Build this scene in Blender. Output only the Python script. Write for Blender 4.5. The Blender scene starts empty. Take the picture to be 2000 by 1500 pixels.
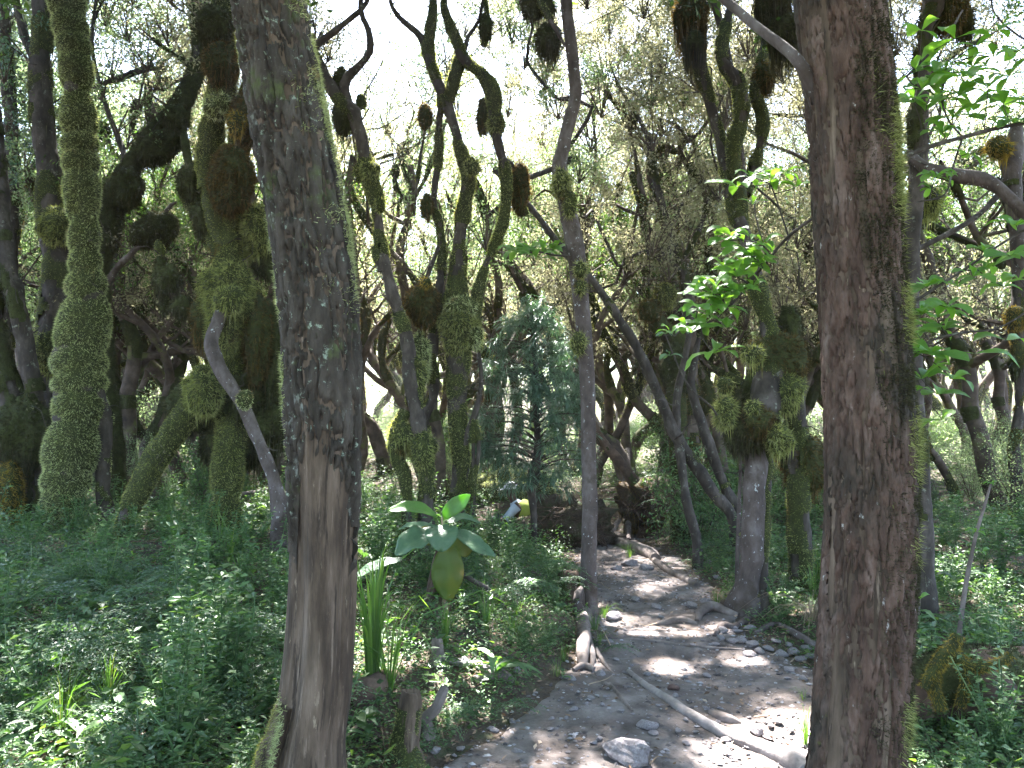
import bpy, math, random
import numpy as np
from mathutils import Vector

# ---------------------------------------------------------------- camera, world, sun, exposure
SC = bpy.context.scene
F = 1560.0; CAMZ = 1.6; PITCH = math.atan(100 / F)
cam_d = bpy.data.cameras.new("camera"); cam = bpy.data.objects.new("camera", cam_d)
SC.collection.objects.link(cam); SC.camera = cam
cam.location = (0, 0, CAMZ); cam.rotation_euler = (math.pi / 2 + PITCH, 0, 0)
cam_d.sensor_width = 36; cam_d.lens = 36 * F / 2000; cam_d.clip_end = 1000; cam_d.clip_start = 0.05
SUN_AZ = math.radians(-5); SUN_EL = math.radians(57)
SUN = np.array([math.sin(SUN_AZ) * math.cos(SUN_EL), math.cos(SUN_AZ) * math.cos(SUN_EL), math.sin(SUN_EL)])
world = bpy.data.worlds.new("World"); SC.world = world; world.use_nodes = True
wn = world.node_tree; bg = wn.nodes["Background"]
sky = wn.nodes.new("ShaderNodeTexSky"); sky.sky_type = 'NISHITA'; sky.sun_disc = False
sky.sun_elevation = SUN_EL; sky.sun_rotation = SUN_AZ; sky.dust_density = 1.5; sky.air_density = 1.0; sky.ozone_density = 1.0
wn.links.new(sky.outputs[0], bg.inputs[0]); bg.inputs[1].default_value = 0.08
sl = bpy.data.lights.new("sun", 'SUN'); sl.energy = 5.0; sl.angle = math.radians(0.5); sl.color = (1.0, 0.97, 0.94)
so = bpy.data.objects.new("sun", sl); SC.collection.objects.link(so)
so.rotation_euler = Vector(-SUN).to_track_quat('-Z', 'Y').to_euler()
SC.view_settings.view_transform = 'Standard'; SC.view_settings.look = 'None'
SC.view_settings.exposure = 4.0; SC.view_settings.gamma = 1
SC.cycles.max_bounces = 7; SC.cycles.diffuse_bounces = 4; SC.cycles.glossy_bounces = 2
SC.cycles.transmission_bounces = 3; SC.cycles.volume_bounces = 0; SC.cycles.use_denoising = True
SC.cycles.caustics_reflective = False; SC.cycles.caustics_refractive = False
HAZE = 0.0005

# ---------------------------------------------------------------- small maths
RG = np.random.default_rng(7)
random.seed(7)
TAU = 2 * math.pi

def smooth(a, b, x):
    t = np.clip((x - a) / (b - a), 0, 1); return t * t * (3 - 2 * t)

def _h(i, j, k, s):
    n = (i * 374761393 + j * 668265263 + k * 2147483647 + s * 1274126177) & 0xFFFFFFFF
    n = ((n ^ (n >> 13)) * 1274126177) & 0xFFFFFFFF
    return ((n ^ (n >> 16)) & 0xFFFF) / 65535.0

def noise(p, s=0):
    p = np.asarray(p, float); q = np.floor(p).astype(np.int64); f = p - q; f = f * f * (3 - 2 * f)
    i, j, k = q[..., 0], q[..., 1], q[..., 2]; u, v, w = f[..., 0], f[..., 1], f[..., 2]
    r = 0
    for a in (0, 1):
        for b in (0, 1):
            for c in (0, 1):
                r = r + _h(i + a, j + b, k + c, s) * (u if a else 1 - u) * (v if b else 1 - v) * (w if c else 1 - w)
    return r * 2 - 1

def fbm(p, o=3, s=0):
    p = np.asarray(p, float); r = 0; a = 1.0; t = 0
    for n in range(o):
        r = r + a * noise(p * (2 ** n) + 13.7 * n, s + n); t += a; a *= 0.5
    return r / t

cP, sP = math.cos(PITCH), math.sin(PITCH)

def P(px, py, D):
    """point seen at (px, py) of the 2000x1500 photograph, D metres ahead of the camera"""
    px = np.asarray(px, float); py = np.asarray(py, float)
    x = (px - 1000) / F; u = -(py - 750) / F
    wy = cP - sP * u; wz = sP + cP * u
    return np.stack([x / wy * D, np.ones_like(x) * D, CAMZ + wz / wy * D], -1)

def PX(p):
    """pixel of a world point"""
    x, y, z = p[0], p[1], p[2] - CAMZ
    d = y * cP + z * sP; u = -y * sP + z * cP
    return 1000 + F * x / d, 750 - F * u / d

# ---------------------------------------------------------------- ground shape
PY = np.array([-2, 2, 3.8, 5.5, 7.1, 9, 10.5, 12, 13.5, 15.5, 18, 22])
PCX = np.array([.3, .45, .62, 1.22, 1.27, 1.42, 1.45, 1.35, .95, .45, .2, .1])
PHW = np.array([1.3, 1.25, 1.05, .80, .56, .58, .62, .62, .50, .42, .4, .35])

def path_d(x, y):
    x = np.asarray(x, float); y = np.asarray(y, float)
    c = np.interp(y, PY, PCX); w = np.interp(y, PY, PHW)
    wob = 0.10 * noise(np.stack([x * 0 + 3, y * 1.7, y * 0], -1), 5) + 0.05 * noise(np.stack([x * 0 + (x > c) * 9, y * 5, y * 0], -1), 6)
    return np.abs(x - c) - w - wob

def hp(x, y):
    """walked surface (smooth)"""
    x = np.asarray(x, float); y = np.asarray(y, float); z0 = np.zeros_like(x)
    r = 0.5 * smooth(12, 19, y) + 0.5 * smooth(20, 45, y)
    r = r + 0.035 * fbm(np.stack([x * 0.8, y * 0.8, z0], -1), 2, 21)
    yw = y + 0.18 * noise(np.stack([x * 1.3, z0, z0], -1), 8); step = smooth(4.7, 5.0, yw) * .04 + smooth(6.2, 6.5, yw) * .055 + smooth(6.95, 7.2, yw) * .04
    return r + step - .08

def hg(x, y):
    x = np.asarray(x, float); y = np.asarray(y, float); z0 = np.zeros_like(x)
    d = path_d(x, y); c = np.interp(y, PY, PCX); left = x < c
    bank = np.where(left, 0.30 * smooth(0.0, 0.9, d) + .22 * smooth(.8, 3.5, d), 0.16 * smooth(0.05, 1.2, d) + .2 * smooth(1.2, 4, d))
    n = 0.10 * fbm(np.stack([x * 0.9, y * 0.9, z0], -1), 3, 31) + 0.04 * fbm(np.stack([x * 3.5, y * 3.5, z0], -1), 2, 32)
    n = n + 0.25 * fbm(np.stack([x * .25, y * .25, z0], -1), 2, 33) * smooth(9, 16, y)
    far = 7 * smooth(38, 95, np.hypot(x, y))
    h = hp(x, y) + bank + n * smooth(0.0, 0.5, d) + far
    # bank with the torn root plate left of the far path
    h = h + 0.55 * np.exp(-(((x - .35) / 1.1) ** 2 + ((y - 14.2) / 1.6) ** 2)) * smooth(-.2, .5, d)
    h = h + .75 * np.exp(-(((x - 2.9) / 1.1) ** 2 + ((y - 13.6) / 1.3) ** 2)) * smooth(-.1, .6, d)
    h = h - .46 * np.exp(-(((x + .05) / .9) ** 2 + ((y - 11.5) / 1.1) ** 2)) * smooth(0, .5, d)
    return h - 0.03 * (1 - smooth(-.12, .02, d))

def G(px, py):
    D = 2.0
    lo, hi = 1.5, 60.0
    for _ in range(40):
        D = (lo + hi) / 2; p = P(px, py, D)
        if p[2] > hg(p[0], p[1]): lo = D
        else: hi = D
    p = P(px, py, lo); return np.array([p[0], p[1], float(hz(p[0], p[1]))])

# ---------------------------------------------------------------- mesh building
class MB:
    def __init__(s): s.v = []; s.f = []; s.n = 0
    def add(s, v, f):
        v = np.asarray(v, np.float32).reshape(-1, 3); f = np.asarray(f, np.int64)
        s.f.append(f + s.n); s.v.append(v); s.n += len(v)
    def build(s, name, mat, parent=None, sm=True, kind=None):
        me = bpy.data.meshes.new(name)
        if s.n:
            V = np.concatenate(s.v); LV = np.concatenate([f.ravel() for f in s.f])
            LT = np.concatenate([np.full(len(f), f.shape[1]) for f in s.f]); LS = np.concatenate([[0], np.cumsum(LT)[:-1]])
            me.vertices.add(len(V)); me.vertices.foreach_set("co", V.ravel())
            me.loops.add(len(LV)); me.loops.foreach_set("vertex_index", LV.astype(np.int32))
            me.polygons.add(len(LT)); me.polygons.foreach_set("loop_start", LS.astype(np.int32)); me.polygons.foreach_set("loop_total", LT.astype(np.int32))
            me.polygons.foreach_set("use_smooth", np.full(len(LT), sm)); me.update(calc_edges=True)
        me.materials.append(M[mat]); o = bpy.data.objects.new(name, me); SC.collection.objects.link(o)
        if parent is not None:
            o.parent = parent; o.matrix_parent_inverse = parent.matrix_world.inverted() if False else o.matrix_parent_inverse
            if s.n:
                off = Vector(parent.location)
                V2 = V - np.array(off, np.float32); me.vertices.foreach_set("co", V2.ravel()); me.update()
        if kind: o["kind"] = kind
        return o

def build2(name, parts, parent, sm=True):
    """one mesh of several materials: parts = [(MB, material)]"""
    mb = MB(); cnt = []
    for b, m in parts:
        k = sum(len(f) for f in b.f); cnt.append(k)
        off = mb.n; mb.v += b.v; mb.f += [f + off for f in b.f]; mb.n += b.n
    o = mb.build(name, parts[0][1], parent, sm)
    for b, m in parts[1:]: o.data.materials.append(M[m])
    o.data.polygons.foreach_set('material_index', np.repeat(np.arange(len(parts)), cnt).astype(np.int32)); o.data.update(); return o

def thing(name, label, cat, loc, group=None):
    o = bpy.data.objects.new(name, None); SC.collection.objects.link(o); o.location = tuple(float(a) for a in loc)
    o.empty_display_size = 0.2; o["label"] = label; o["category"] = cat
    if group: o["group"] = group
    return o

def tag(o, label, cat, group=None):
    o["label"] = label; o["category"] = cat
    if group: o["group"] = group
    return o

def dup(root, loc, rz=0, sc=1.0, label=None, tilt=(0, 0), group=None):
    r = root.copy(); SC.collection.objects.link(r); r.location = tuple(float(a) for a in loc)
    r.rotation_euler = (tilt[0], tilt[1], rz); r.scale = (sc, sc, sc) if np.isscalar(sc) else sc
    if label: r["label"] = label
    if group: r["group"] = group
    for ch in list(root.children):
        c = ch.copy(); SC.collection.objects.link(c); c.parent = r
        for g in ch.children:
            d = g.copy(); SC.collection.objects.link(d); d.parent = c
    return r

def spline(A, step):
    """Catmull-Rom through rows of A (x y z ...), rows every ~step metres"""
    A = np.asarray(A, float)
    if len(A) < 2: return A
    E = np.vstack([2 * A[0] - A[1], A, 2 * A[-1] - A[-2]]); out = []
    for i in range(1, len(E) - 2):
        a, b, c, d = E[i - 1], E[i], E[i + 1], E[i + 2]
        n = max(1, int(np.linalg.norm((c - b)[:3]) / step)); t = (np.arange(n) / n)[:, None]
        out.append(0.5 * (2 * b + (c - a) * t + (2 * a - 5 * b + 4 * c - d) * t ** 2 + (3 * b - a - 3 * c + d) * t ** 3))
    out.append(A[-1:]); return np.vstack(out)

def frames(C):
    T = np.gradient(C, axis=0); T /= np.linalg.norm(T, axis=1)[:, None] + 1e-9
    U = np.zeros_like(T); ref = np.array([0, -1.0, 0.05])
    if abs(T[0] @ ref) > .93: ref = np.array([1.0, 0, 0])
    u = ref - (ref @ T[0]) * T[0]; u /= np.linalg.norm(u)
    for i in range(len(T)):
        u = u - (u @ T[i]) * T[i]; u /= np.linalg.norm(u) + 1e-9; U[i] = u
    return T, U, np.cross(T, U)

def tubegrid(A, sides, amp=0.12, freq=5.0, seed=0, rfun=None):
    """A rows x y z r -> grid of points, outward directions, arc length"""
    A = np.asarray(A, float)
    C = A[:, :3]; T, U, Vv = frames(C); th = np.linspace(0, TAU, sides, endpoint=False)
    R = U[:, None, :] * np.cos(th)[None, :, None] + Vv[:, None, :] * np.sin(th)[None, :, None]
    s = np.concatenate([[0], np.cumsum(np.linalg.norm(np.diff(C, axis=0), axis=1))])
    r = np.repeat(A[:, 3][:, None], sides, 1)
    base = C[:, None, :] + R * r[..., None]
    if amp: r = r * (1 + amp * fbm(base * freq, 2, seed))
    if rfun is not None: r = r + rfun(base, th[None, :] + 0 * r, s[:, None] + 0 * r, R)
    return C[:, None, :] + R * r[..., None], R, s

def gridfaces(n, m, mask=None, wrap=True):
    i = np.arange(n - 1)[:, None]; j = np.arange(m if wrap else m - 1)[None, :]; j2 = (j + 1) % m
    f = np.stack([i * m + j, i * m + j2, (i + 1) * m + j2, (i + 1) * m + j], -1)
    if mask is not None: f = f[mask[:, :f.shape[1]]]
    return f.reshape(-1, 4)

def capfan(mb, ring, centre):
    n = len(ring); k = np.arange(n)
    mb.add(np.vstack([ring, centre[None]]), np.stack([k, (k + 1) % n, np.full(n, n)], -1))

def tube(mb, A, sides=10, amp=.12, freq=5, seed=0, rfun=None, caps=True):
    A = np.asarray(A, float)
    V, R, s = tubegrid(A, sides, amp, freq, seed, rfun)
    mb.add(V, gridfaces(V.shape[0], sides))
    if caps: capfan(mb, V[-1], A[-1, :3] + 0 * V[-1, 0]); capfan(mb, V[0][::-1], A[0, :3])
    return V, R, s

def sample(V, f, n, rg=RG, full=False):
    """n points with normals on quads f of vertex list V"""
    V = V.reshape(-1, 3); a, b, c, d = (V[f[:, k]] for k in range(4))
    N = np.cross(c - a, d - b); ar = np.linalg.norm(N, axis=1) + 1e-12
    k = rg.choice(len(f), n, p=ar / ar.sum()); u, v = rg.random((2, n, 1))
    p = (a[k] * (1 - u) + b[k] * u) * (1 - v) + (d[k] * (1 - u) + c[k] * u) * v
    return (p, N[k] / ar[k][:, None], ar.sum() / 2, k) if full else (p, N[k] / ar[k][:, None], ar.sum() / 2)

def fuzz(mb, p, N, L, W, droop=.3, spread=.7, rg=RG):
    """short blades standing on the points p"""
    n = len(p)
    if n == 0: return
    d = N + spread * rg.normal(size=(n, 3)) * .6; d[:, 2] -= droop; d /= np.linalg.norm(d, axis=1)[:, None] + 1e-9
    sd = np.cross(d, rg.normal(size=(n, 3))); sd /= np.linalg.norm(sd, axis=1)[:, None] + 1e-9
    l = L * rg.uniform(.5, 1.4, (n, 1)); w = W * rg.uniform(.6, 1.3, (n, 1)); p = p - N * L * .15
    v = np.stack([p - sd * w / 2, p + sd * w / 2, p + d * l], 1)
    mb.add(v, np.arange(3 * n).reshape(-1, 3))

def leafcards(mb, p, d, nrm, L, W, fold=.25, droop=.0):
    """rhombic leaves with a folded midrib: base p, direction d, normal nrm"""
    n = len(p)
    if n == 0: return
    d = d / (np.linalg.norm(d, axis=1)[:, None] + 1e-9); sd = np.cross(d, nrm); sd /= np.linalg.norm(sd, axis=1)[:, None] + 1e-9
    up = np.cross(sd, d); L = np.broadcast_to(np.asarray(L, float).reshape(-1, 1), (n, 1)); W = np.broadcast_to(np.asarray(W, float).reshape(-1, 1), (n, 1))
    m = p + d * L * .5 - up * W * fold * .5; tip = p + d * L - up * L * droop
    v = np.stack([p, m - sd * W / 2 + up * W * fold, tip, m + sd * W / 2 + up * W * fold], 1).reshape(-1, 3)
    k = np.arange(n)[:, None] * 4
    mb.add(v, np.vstack([k + np.array([[0, 1, 2]]), k + np.array([[0, 2, 3]])]))

def ribbon(mb, A, wmax, nrm, segs=10, fold=.15, wave=0., prof='oval', cross=3, rg=RG):
    """a long leaf along the polyline A (x y z), width wmax, faces nrm"""
    C = spline(A, 1e9) if False else spline(A, np.sum(np.linalg.norm(np.diff(np.asarray(A, float), axis=0), axis=1)) / segs)
    n = len(C); t = np.linspace(0, 1, n); T = np.gradient(C, axis=0); T /= np.linalg.norm(T, axis=1)[:, None] + 1e-9
    nr = np.asarray(nrm, float); sd = np.cross(T, nr); sd /= np.linalg.norm(sd, axis=1)[:, None] + 1e-9; up = np.cross(sd, T)
    w = {'oval': np.sin(np.pi * np.clip(t * .94 + .05, 0, 1)) ** .75, 'grass': (1 - t ** 2.5) * .9 + .05, 'obov': np.sin(np.pi * t ** 1.5) ** .8 + .04,
         'lance': np.sin(np.pi * t ** .75) ** 1.1 + .02}[prof] * wmax / 2
    u = np.linspace(-1, 1, 2 * cross - 1)
    wv = wave * wmax * np.sin(t * 19 + rg.random() * 6)[:, None] * np.abs(u)[None, :]
    V = C[:, None] + sd[:, None] * (u[None, :] * w[:, None])[..., None] + up[:, None] * ((np.abs(u)[None] ** 1.3 * w[:, None] * fold * 2) + wv)[..., None]
    mb.add(V, gridfaces(n, len(u), wrap=False))

# ---------------------------------------------------------------- materials
M = {}
def mat(name, cols, scale=8, detail=6, rough=.85, bump=.3, bscale=None, stretch=(1, 1, 1), island=0., trans=0., tcol=None, spec=.3, second=None, bdist=.01):
    m = bpy.data.materials.new(name); m.use_nodes = True; nt = m.node_tree; N = nt.nodes; L = nt.links
    b = N["Principled BSDF"]; out = N["Material Output"]
    b.inputs["Roughness"].default_value = rough; b.inputs["Specular IOR Level"].default_value = spec
    tc = N.new("ShaderNodeTexCoord"); mp = N.new("ShaderNodeMapping"); mp.inputs["Scale"].default_value = stretch
    L.new(tc.outputs["Object"], mp.inputs[0])
    nz = N.new("ShaderNodeTexNoise"); nz.inputs["Scale"].default_value = scale; nz.inputs["Detail"].default_value = detail; nz.inputs["Roughness"].default_value = .62
    L.new(mp.outputs[0], nz.inputs[0]); fac = nz.outputs[0]
    cr = N.new("ShaderNodeValToRGB"); e = cr.color_ramp.elements
    e[0].position = cols[0][0]; e[0].color = (*cols[0][1], 1); e[1].position = cols[-1][0]; e[1].color = (*cols[-1][1], 1)
    for p, c in cols[1:-1]:
        q = e.new(p); q.color = (*c, 1)
    if island:
        g = N.new("ShaderNodeNewGeometry"); mx = N.new("ShaderNodeMix"); mx.data_type = 'FLOAT'; mx.inputs[0].default_value = island
        L.new(fac, mx.inputs[2]); L.new(g.outputs["Random Per Island"], mx.inputs[3]); fac = mx.outputs[0]
    L.new(fac, cr.inputs[0]); col = cr.outputs[0]
    if second:   # (rgb, scale, lo, hi[, stretch]) patches of another matter, lichen and the like
        for sec in (second if isinstance(second, list) else [second]):
            n2 = N.new("ShaderNodeTexNoise"); n2.inputs["Scale"].default_value = sec[1]; n2.inputs["Detail"].default_value = 5; n2.inputs["Roughness"].default_value = .7
            mp2 = N.new("ShaderNodeMapping"); mp2.inputs["Scale"].default_value = sec[4] if len(sec) > 4 else (1, 1, 1); mp2.inputs["Location"].default_value = (sec[1] * 3.1, 1.7, .4)
            L.new(tc.outputs["Object"], mp2.inputs[0]); L.new(mp2.outputs[0], n2.inputs[0])
            mr = N.new("ShaderNodeMapRange"); mr.inputs[1].default_value = sec[2]; mr.inputs[2].default_value = sec[3]; L.new(n2.outputs[0], mr.inputs[0])
            mc = N.new("ShaderNodeMix"); mc.data_type = 'RGBA'; L.new(mr.outputs[0], mc.inputs[0]); L.new(col, mc.inputs[6]); mc.inputs[7].default_value = (*sec[0], 1)
            col = mc.outputs[2]
    L.new(col, b.inputs["Base Color"])
    if bump:
        nb = N.new("ShaderNodeTexNoise"); nb.inputs["Scale"].default_value = bscale or scale * 4; nb.inputs["Detail"].default_value = 5; L.new(mp.outputs[0], nb.inputs[0])
        bp = N.new("ShaderNodeBump"); bp.inputs["Strength"].default_value = bump; bp.inputs["Distance"].default_value = bdist
        L.new(nb.outputs[0], bp.inputs["Height"]); L.new(bp.outputs[0], b.inputs["Normal"])
    if trans:
        t = N.new("ShaderNodeBsdfTranslucent"); ms = N.new("ShaderNodeMixShader"); ms.inputs[0].default_value = trans
        hs = N.new("ShaderNodeMix"); hs.data_type = 'RGBA'; hs.blend_type = 'MULTIPLY'; hs.inputs[0].default_value = 1
        L.new(col, hs.inputs[6]); hs.inputs[7].default_value = (*(tcol or (1.5, 1.6, .7)), 1); hs.clamp_result = True
        L.new(hs.outputs[2], t.inputs[0]); L.new(b.outputs[0], ms.inputs[1]); L.new(t.outputs[0], ms.inputs[2]); L.new(ms.outputs[0], out.inputs[0])
    M[name] = m; return m

mat('soil', [(.3, (.035, .026, .02)), (.5, (.07, .05, .035)), (.62, (.05, .055, .025)), (.75, (.12, .085, .06))], 6, 8, .95, .8, 40, bdist=.02)
mat('path', [(.30, (.060, .046, .040)), (.48, (.122, .100, .092)), (.62, (.185, .157, .148)), (.75, (.27, .238, .23))], 4, 12, .95, .7, 70, bdist=.012, second=((.12, .09, .075), 1.6, .52, .66))
mat('gravel', [(.15, (.06, .05, .05)), (.5, (.16, .14, .145)), (.85, (.30, .28, .29)), (.97, (.45, .43, .44))], 9, 3, .8, .3, 60, island=.85)
mat('stone', [(.3, (.12, .10, .10)), (.55, (.23, .205, .21)), (.75, (.35, .32, .33))], 7, 7, .85, .5, 30, second=((.10, .09, .07), 5, .58, .7))
mat('redstone', [(.3, (.07, .04, .035)), (.7, (.16, .10, .08))], 20, 5, .85, .5)
mat('litter', [(.15, (.07, .04, .025)), (.45, (.16, .10, .06)), (.7, (.28, .19, .13)), (.9, (.42, .33, .26))], 9, 3, .8, .1, island=.85, trans=.15, tcol=(1.2, 1, .8))
mat('barewood', [(.3, (0.023, 0.015, 0.011)), (.44, (0.063, 0.042, 0.028)), (.54, (0.110, 0.076, 0.053)), (.7, (0.179, 0.128, 0.095))], 7, 12, .85, .9, 30, (1.6, 1.6, .32),
    second=[((.26, .20, .14), 26, .64, .70, (1, 1, .3)), ((.03, .02, .014), 26, .55, .64, (1, 1, .10)), ((.19, .14, .105), 34, .58, .66, (1, 1, .08)), ((.05, .04, .028), 3.2, .52, .72, (1, 1, .35))], bdist=.006)
mat('oldbark', [(.25, (0.011, 0.009, 0.007)), (.45, (0.037, 0.029, 0.022)), (.62, (0.071, 0.057, 0.046)), (.78, (0.118, 0.102, 0.090))], 9, 9, .9, 1.0, 46, (1.5, 1.5, .4),
    second=[((.27, .32, .25), 30, .60, .68), ((.26, .27, .24), 9, .62, .72, (1, 1, .5)), ((.07, .085, .03), 4, .58, .7)], bdist=.012)
mat('redbark', [(.22, (0.019, 0.012, 0.009)), (.40, (0.053, 0.029, 0.020)), (.55, (0.106, 0.063, 0.046)), (.74, (0.188, 0.136, 0.113))], 8, 9, .8, 1.0, 50, (1.5, 1.5, .45),
    second=[((.035, .026, .018), 3.0, .50, .62, (1, 1, .5)), ((.40, .38, .36), 20, .655, .72, (1, 1, .6)), ((.10, .11, .03), 9, .66, .74)], bdist=.012)
mat('bark', [(.25, (0.015, 0.012, 0.010)), (.5, (0.052, 0.041, 0.034)), (.7, (0.112, 0.091, 0.081))], 9, 7, .9, .8, 40, (1, 1, .5), second=((.20, .21, .17), 14, .6, .7))
mat('palebark', [(.25, (0.030, 0.022, 0.019)), (.5, (0.084, 0.063, 0.057)), (.7, (0.150, 0.126, 0.120))], 9, 7, .85, .8, 40, (1, 1, .5), second=[((.50, .52, .52), 22, .62, .68), ((.05, .035, .025), 4, .55, .68)])
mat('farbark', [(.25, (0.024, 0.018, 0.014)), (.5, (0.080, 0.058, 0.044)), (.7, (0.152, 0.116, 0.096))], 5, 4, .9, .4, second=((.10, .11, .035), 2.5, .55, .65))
mat('moss', [(.2, (0.082, 0.091, 0.036)), (.45, (0.211, 0.228, 0.086)), (.65, (0.341, 0.362, 0.151)), (.85, (0.470, 0.488, 0.243))], 5, 5, .95, 0, island=.5, trans=.38, tcol=(1.4, 1.4, .6), second=((.11, .075, .03), 3.4, .58, .68))
mat('palemoss', [(.2, (0.169, 0.189, 0.087)), (.45, (0.355, 0.393, 0.194)), (.65, (0.541, 0.590, 0.330)), (.85, (0.710, 0.738, 0.486))], 6, 5, .95, 0, island=.5, trans=.35, tcol=(1.3, 1.3, .7), second=((.26, .16, .09), 3.0, .60, .70))
mat('mossbed', [(.25, (.016, .018, .006)), (.6, (.045, .052, .014)), (.8, (.07, .075, .022))], 14, 6, .95, .8, 60)
mat('brownmoss', [(.2, (0.025, 0.020, 0.009)), (.5, (0.075, 0.057, 0.023)), (.7, (0.138, 0.098, 0.037)), (.88, (0.172, 0.149, 0.057))], 5, 5, .95, 0, island=.5, trans=.35, tcol=(1.6, 1.3, .6))
mat('goldmoss', [(.2, (0.103, 0.075, 0.017)), (.5, (0.253, 0.184, 0.040)), (.8, (0.414, 0.333, 0.081))], 7, 5, .95, 0, island=.5, trans=.4, tcol=(1.4, 1.2, .5))
mat('darkmoss', [(.2, (.016, .016, .009)), (.5, (.045, .044, .022)), (.8, (.09, .085, .042))], 6, 5, .95, 0, island=.5, trans=.25, tcol=(1.4, 1.3, .7))
mat('beard', [(.2, (.05, .05, .035)), (.8, (.17, .16, .11))], 8, 3, .95, 0, island=.7, trans=.35, tcol=(1.3, 1.2, .8))
mat('leaf', [(.15, (.030, .062, .022)), (.5, (.058, .112, .036)), (.85, (.11, .165, .05))], 2, 3, .45, 0, island=.8, trans=.42, tcol=(1.7, 1.9, .6), spec=.5)
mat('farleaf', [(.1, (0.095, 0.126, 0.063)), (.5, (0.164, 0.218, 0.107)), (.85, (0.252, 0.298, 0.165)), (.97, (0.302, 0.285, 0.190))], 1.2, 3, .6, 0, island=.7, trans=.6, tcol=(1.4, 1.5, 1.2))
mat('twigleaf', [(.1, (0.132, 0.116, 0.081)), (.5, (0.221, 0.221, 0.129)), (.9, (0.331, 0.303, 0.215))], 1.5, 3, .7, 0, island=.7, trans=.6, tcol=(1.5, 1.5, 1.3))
mat('herb', [(.1, (0.036, 0.069, 0.028)), (.4, (0.065, 0.131, 0.050)), (.7, (0.110, 0.194, 0.077)), (.93, (0.210, 0.263, 0.117))], 1.6, 3, .5, 0, island=.75, trans=.35, tcol=(1.5, 1.7, .6), spec=.5)
mat('fern', [(.1, (.045, .085, .050)), (.5, (.080, .140, .085)), (.9, (.12, .19, .10))], 2, 3, .45, 0, island=.5, trans=.4, tcol=(1.5, 1.7, .7), spec=.5)
mat('needle', [(.1, (0.042, 0.084, 0.060)), (.5, (0.074, 0.138, 0.098)), (.9, (0.132, 0.198, 0.132))], 2, 3, .4, 0, island=.7, trans=.3, tcol=(1.4, 1.6, .8), spec=.6)
mat('bluegreen', [(.3, (.055, .12, .055)), (.7, (.11, .19, .095))], 14, 6, .42, .5, 45, trans=.35, tcol=(1.5, 1.8, .6), spec=.6)
mat('limeleaf', [(.3, (.085, .19, .035)), (.7, (.15, .29, .06))], 14, 6, .42, .5, 45, trans=.5, tcol=(1.7, 1.7, .6), spec=.5, island=.5)
mat('yellowleaf', [(.4, (.10, .155, .030)), (.55, (.17, .18, .04)), (.62, (.34, .24, .06))], 3.3, 2, .4, .1, trans=.45, tcol=(1.5, 1.4, .6))
mat('grass', [(.1, (.06, .12, .03)), (.5, (.09, .175, .04)), (.85, (.15, .23, .06)), (.97, (.35, .30, .16))], 2, 3, .4, 0, island=.85, trans=.4, tcol=(1.5, 1.7, .5), spec=.5)
mat('driedstem', [(.2, (.16, .11, .07)), (.8, (.38, .28, .19))], 5, 3, .7, .1, island=.6)
mat('log', [(.28, (.05, .038, .032)), (.48, (.14, .11, .098)), (.72, (.26, .215, .20))], 6, 7, .8, .6, 30, (1, 1, 1))
mat('paleroot', [(.28, (.10, .085, .08)), (.5, (.22, .19, .18)), (.75, (.36, .32, .31))], 6, 7, .8, .6, 30)
mat('root', [(.25, (.028, .018, .013)), (.5, (.075, .048, .034)), (.75, (.17, .11, .08))], 9, 6, .9, .9, 40, island=.2)
mat('skin', [(.2, (.035, .018, .012)), (.8, (.06, .032, .022))], 9, 3, .5, 0)
mat('cap', [(.2, (.62, .60, .68)), (.8, (.75, .73, .80))], 9, 3, .8, .2)
mat('shirt', [(.3, (.30, .36, .46)), (.7, (.50, .56, .66))], 9, 3, .8, .2)
mat('vest', [(.3, (0.210, 0.270, 0.030)), (.7, (0.288, 0.330, 0.054))], 9, 3, .8, .2)
mat('bluecloth', [(.3, (.05, .28, .62)), (.7, (.10, .40, .78))], 9, 3, .7, .2)
mat('trousers', [(.3, (.02, .022, .03)), (.7, (.04, .04, .05))], 9, 3, .8, .2)
mat('orangestrap', [(.3, (.62, .22, .10)), (.7, (.75, .30, .14))], 9, 3, .8, .2)

# ---------------------------------------------------------------- labels made from what stands near
LAND = []      # (px, py, name)
PEND = []      # things waiting for a place phrase: (obj, look, px, py)
def landmark(px, py, name): LAND.append((px, py, name))
def settle(o, look, p):
    px, py = PX(p); PEND.append((o, look, px, py))
ORD = ['', 'second ', 'third ', 'fourth ', 'fifth ', 'sixth ', 'seventh ', 'eighth ', 'ninth ', 'tenth ', 'eleventh ', 'twelfth ', 'thirteenth ', 'fourteenth ']
def finish_labels():
    by = {}
    for o, look, px, py in PEND:
        best = min(LAND, key=lambda l: math.hypot(px - l[0], (py - l[1]) * 1.6)); dx, dy = px - best[0], py - best[1]
        if abs(dx) > abs(dy) * 1.3: rel = 'right of' if dx > 0 else 'left of'
        else: rel = 'in front of' if dy > 0 else 'behind'
        by.setdefault((look, rel, best[2]), []).append((math.hypot(dx, dy), o))
    for (look, rel, nm), v in by.items():
        v.sort(key=lambda t: t[0])
        for i, (_, o) in enumerate(v):
            q = '' if len(v) == 1 else ('first ' if i == 0 else ORD[i] if i < len(ORD) else 'distant ')
            o["label"] = f"{q}{look} {rel} {nm}"

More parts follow.
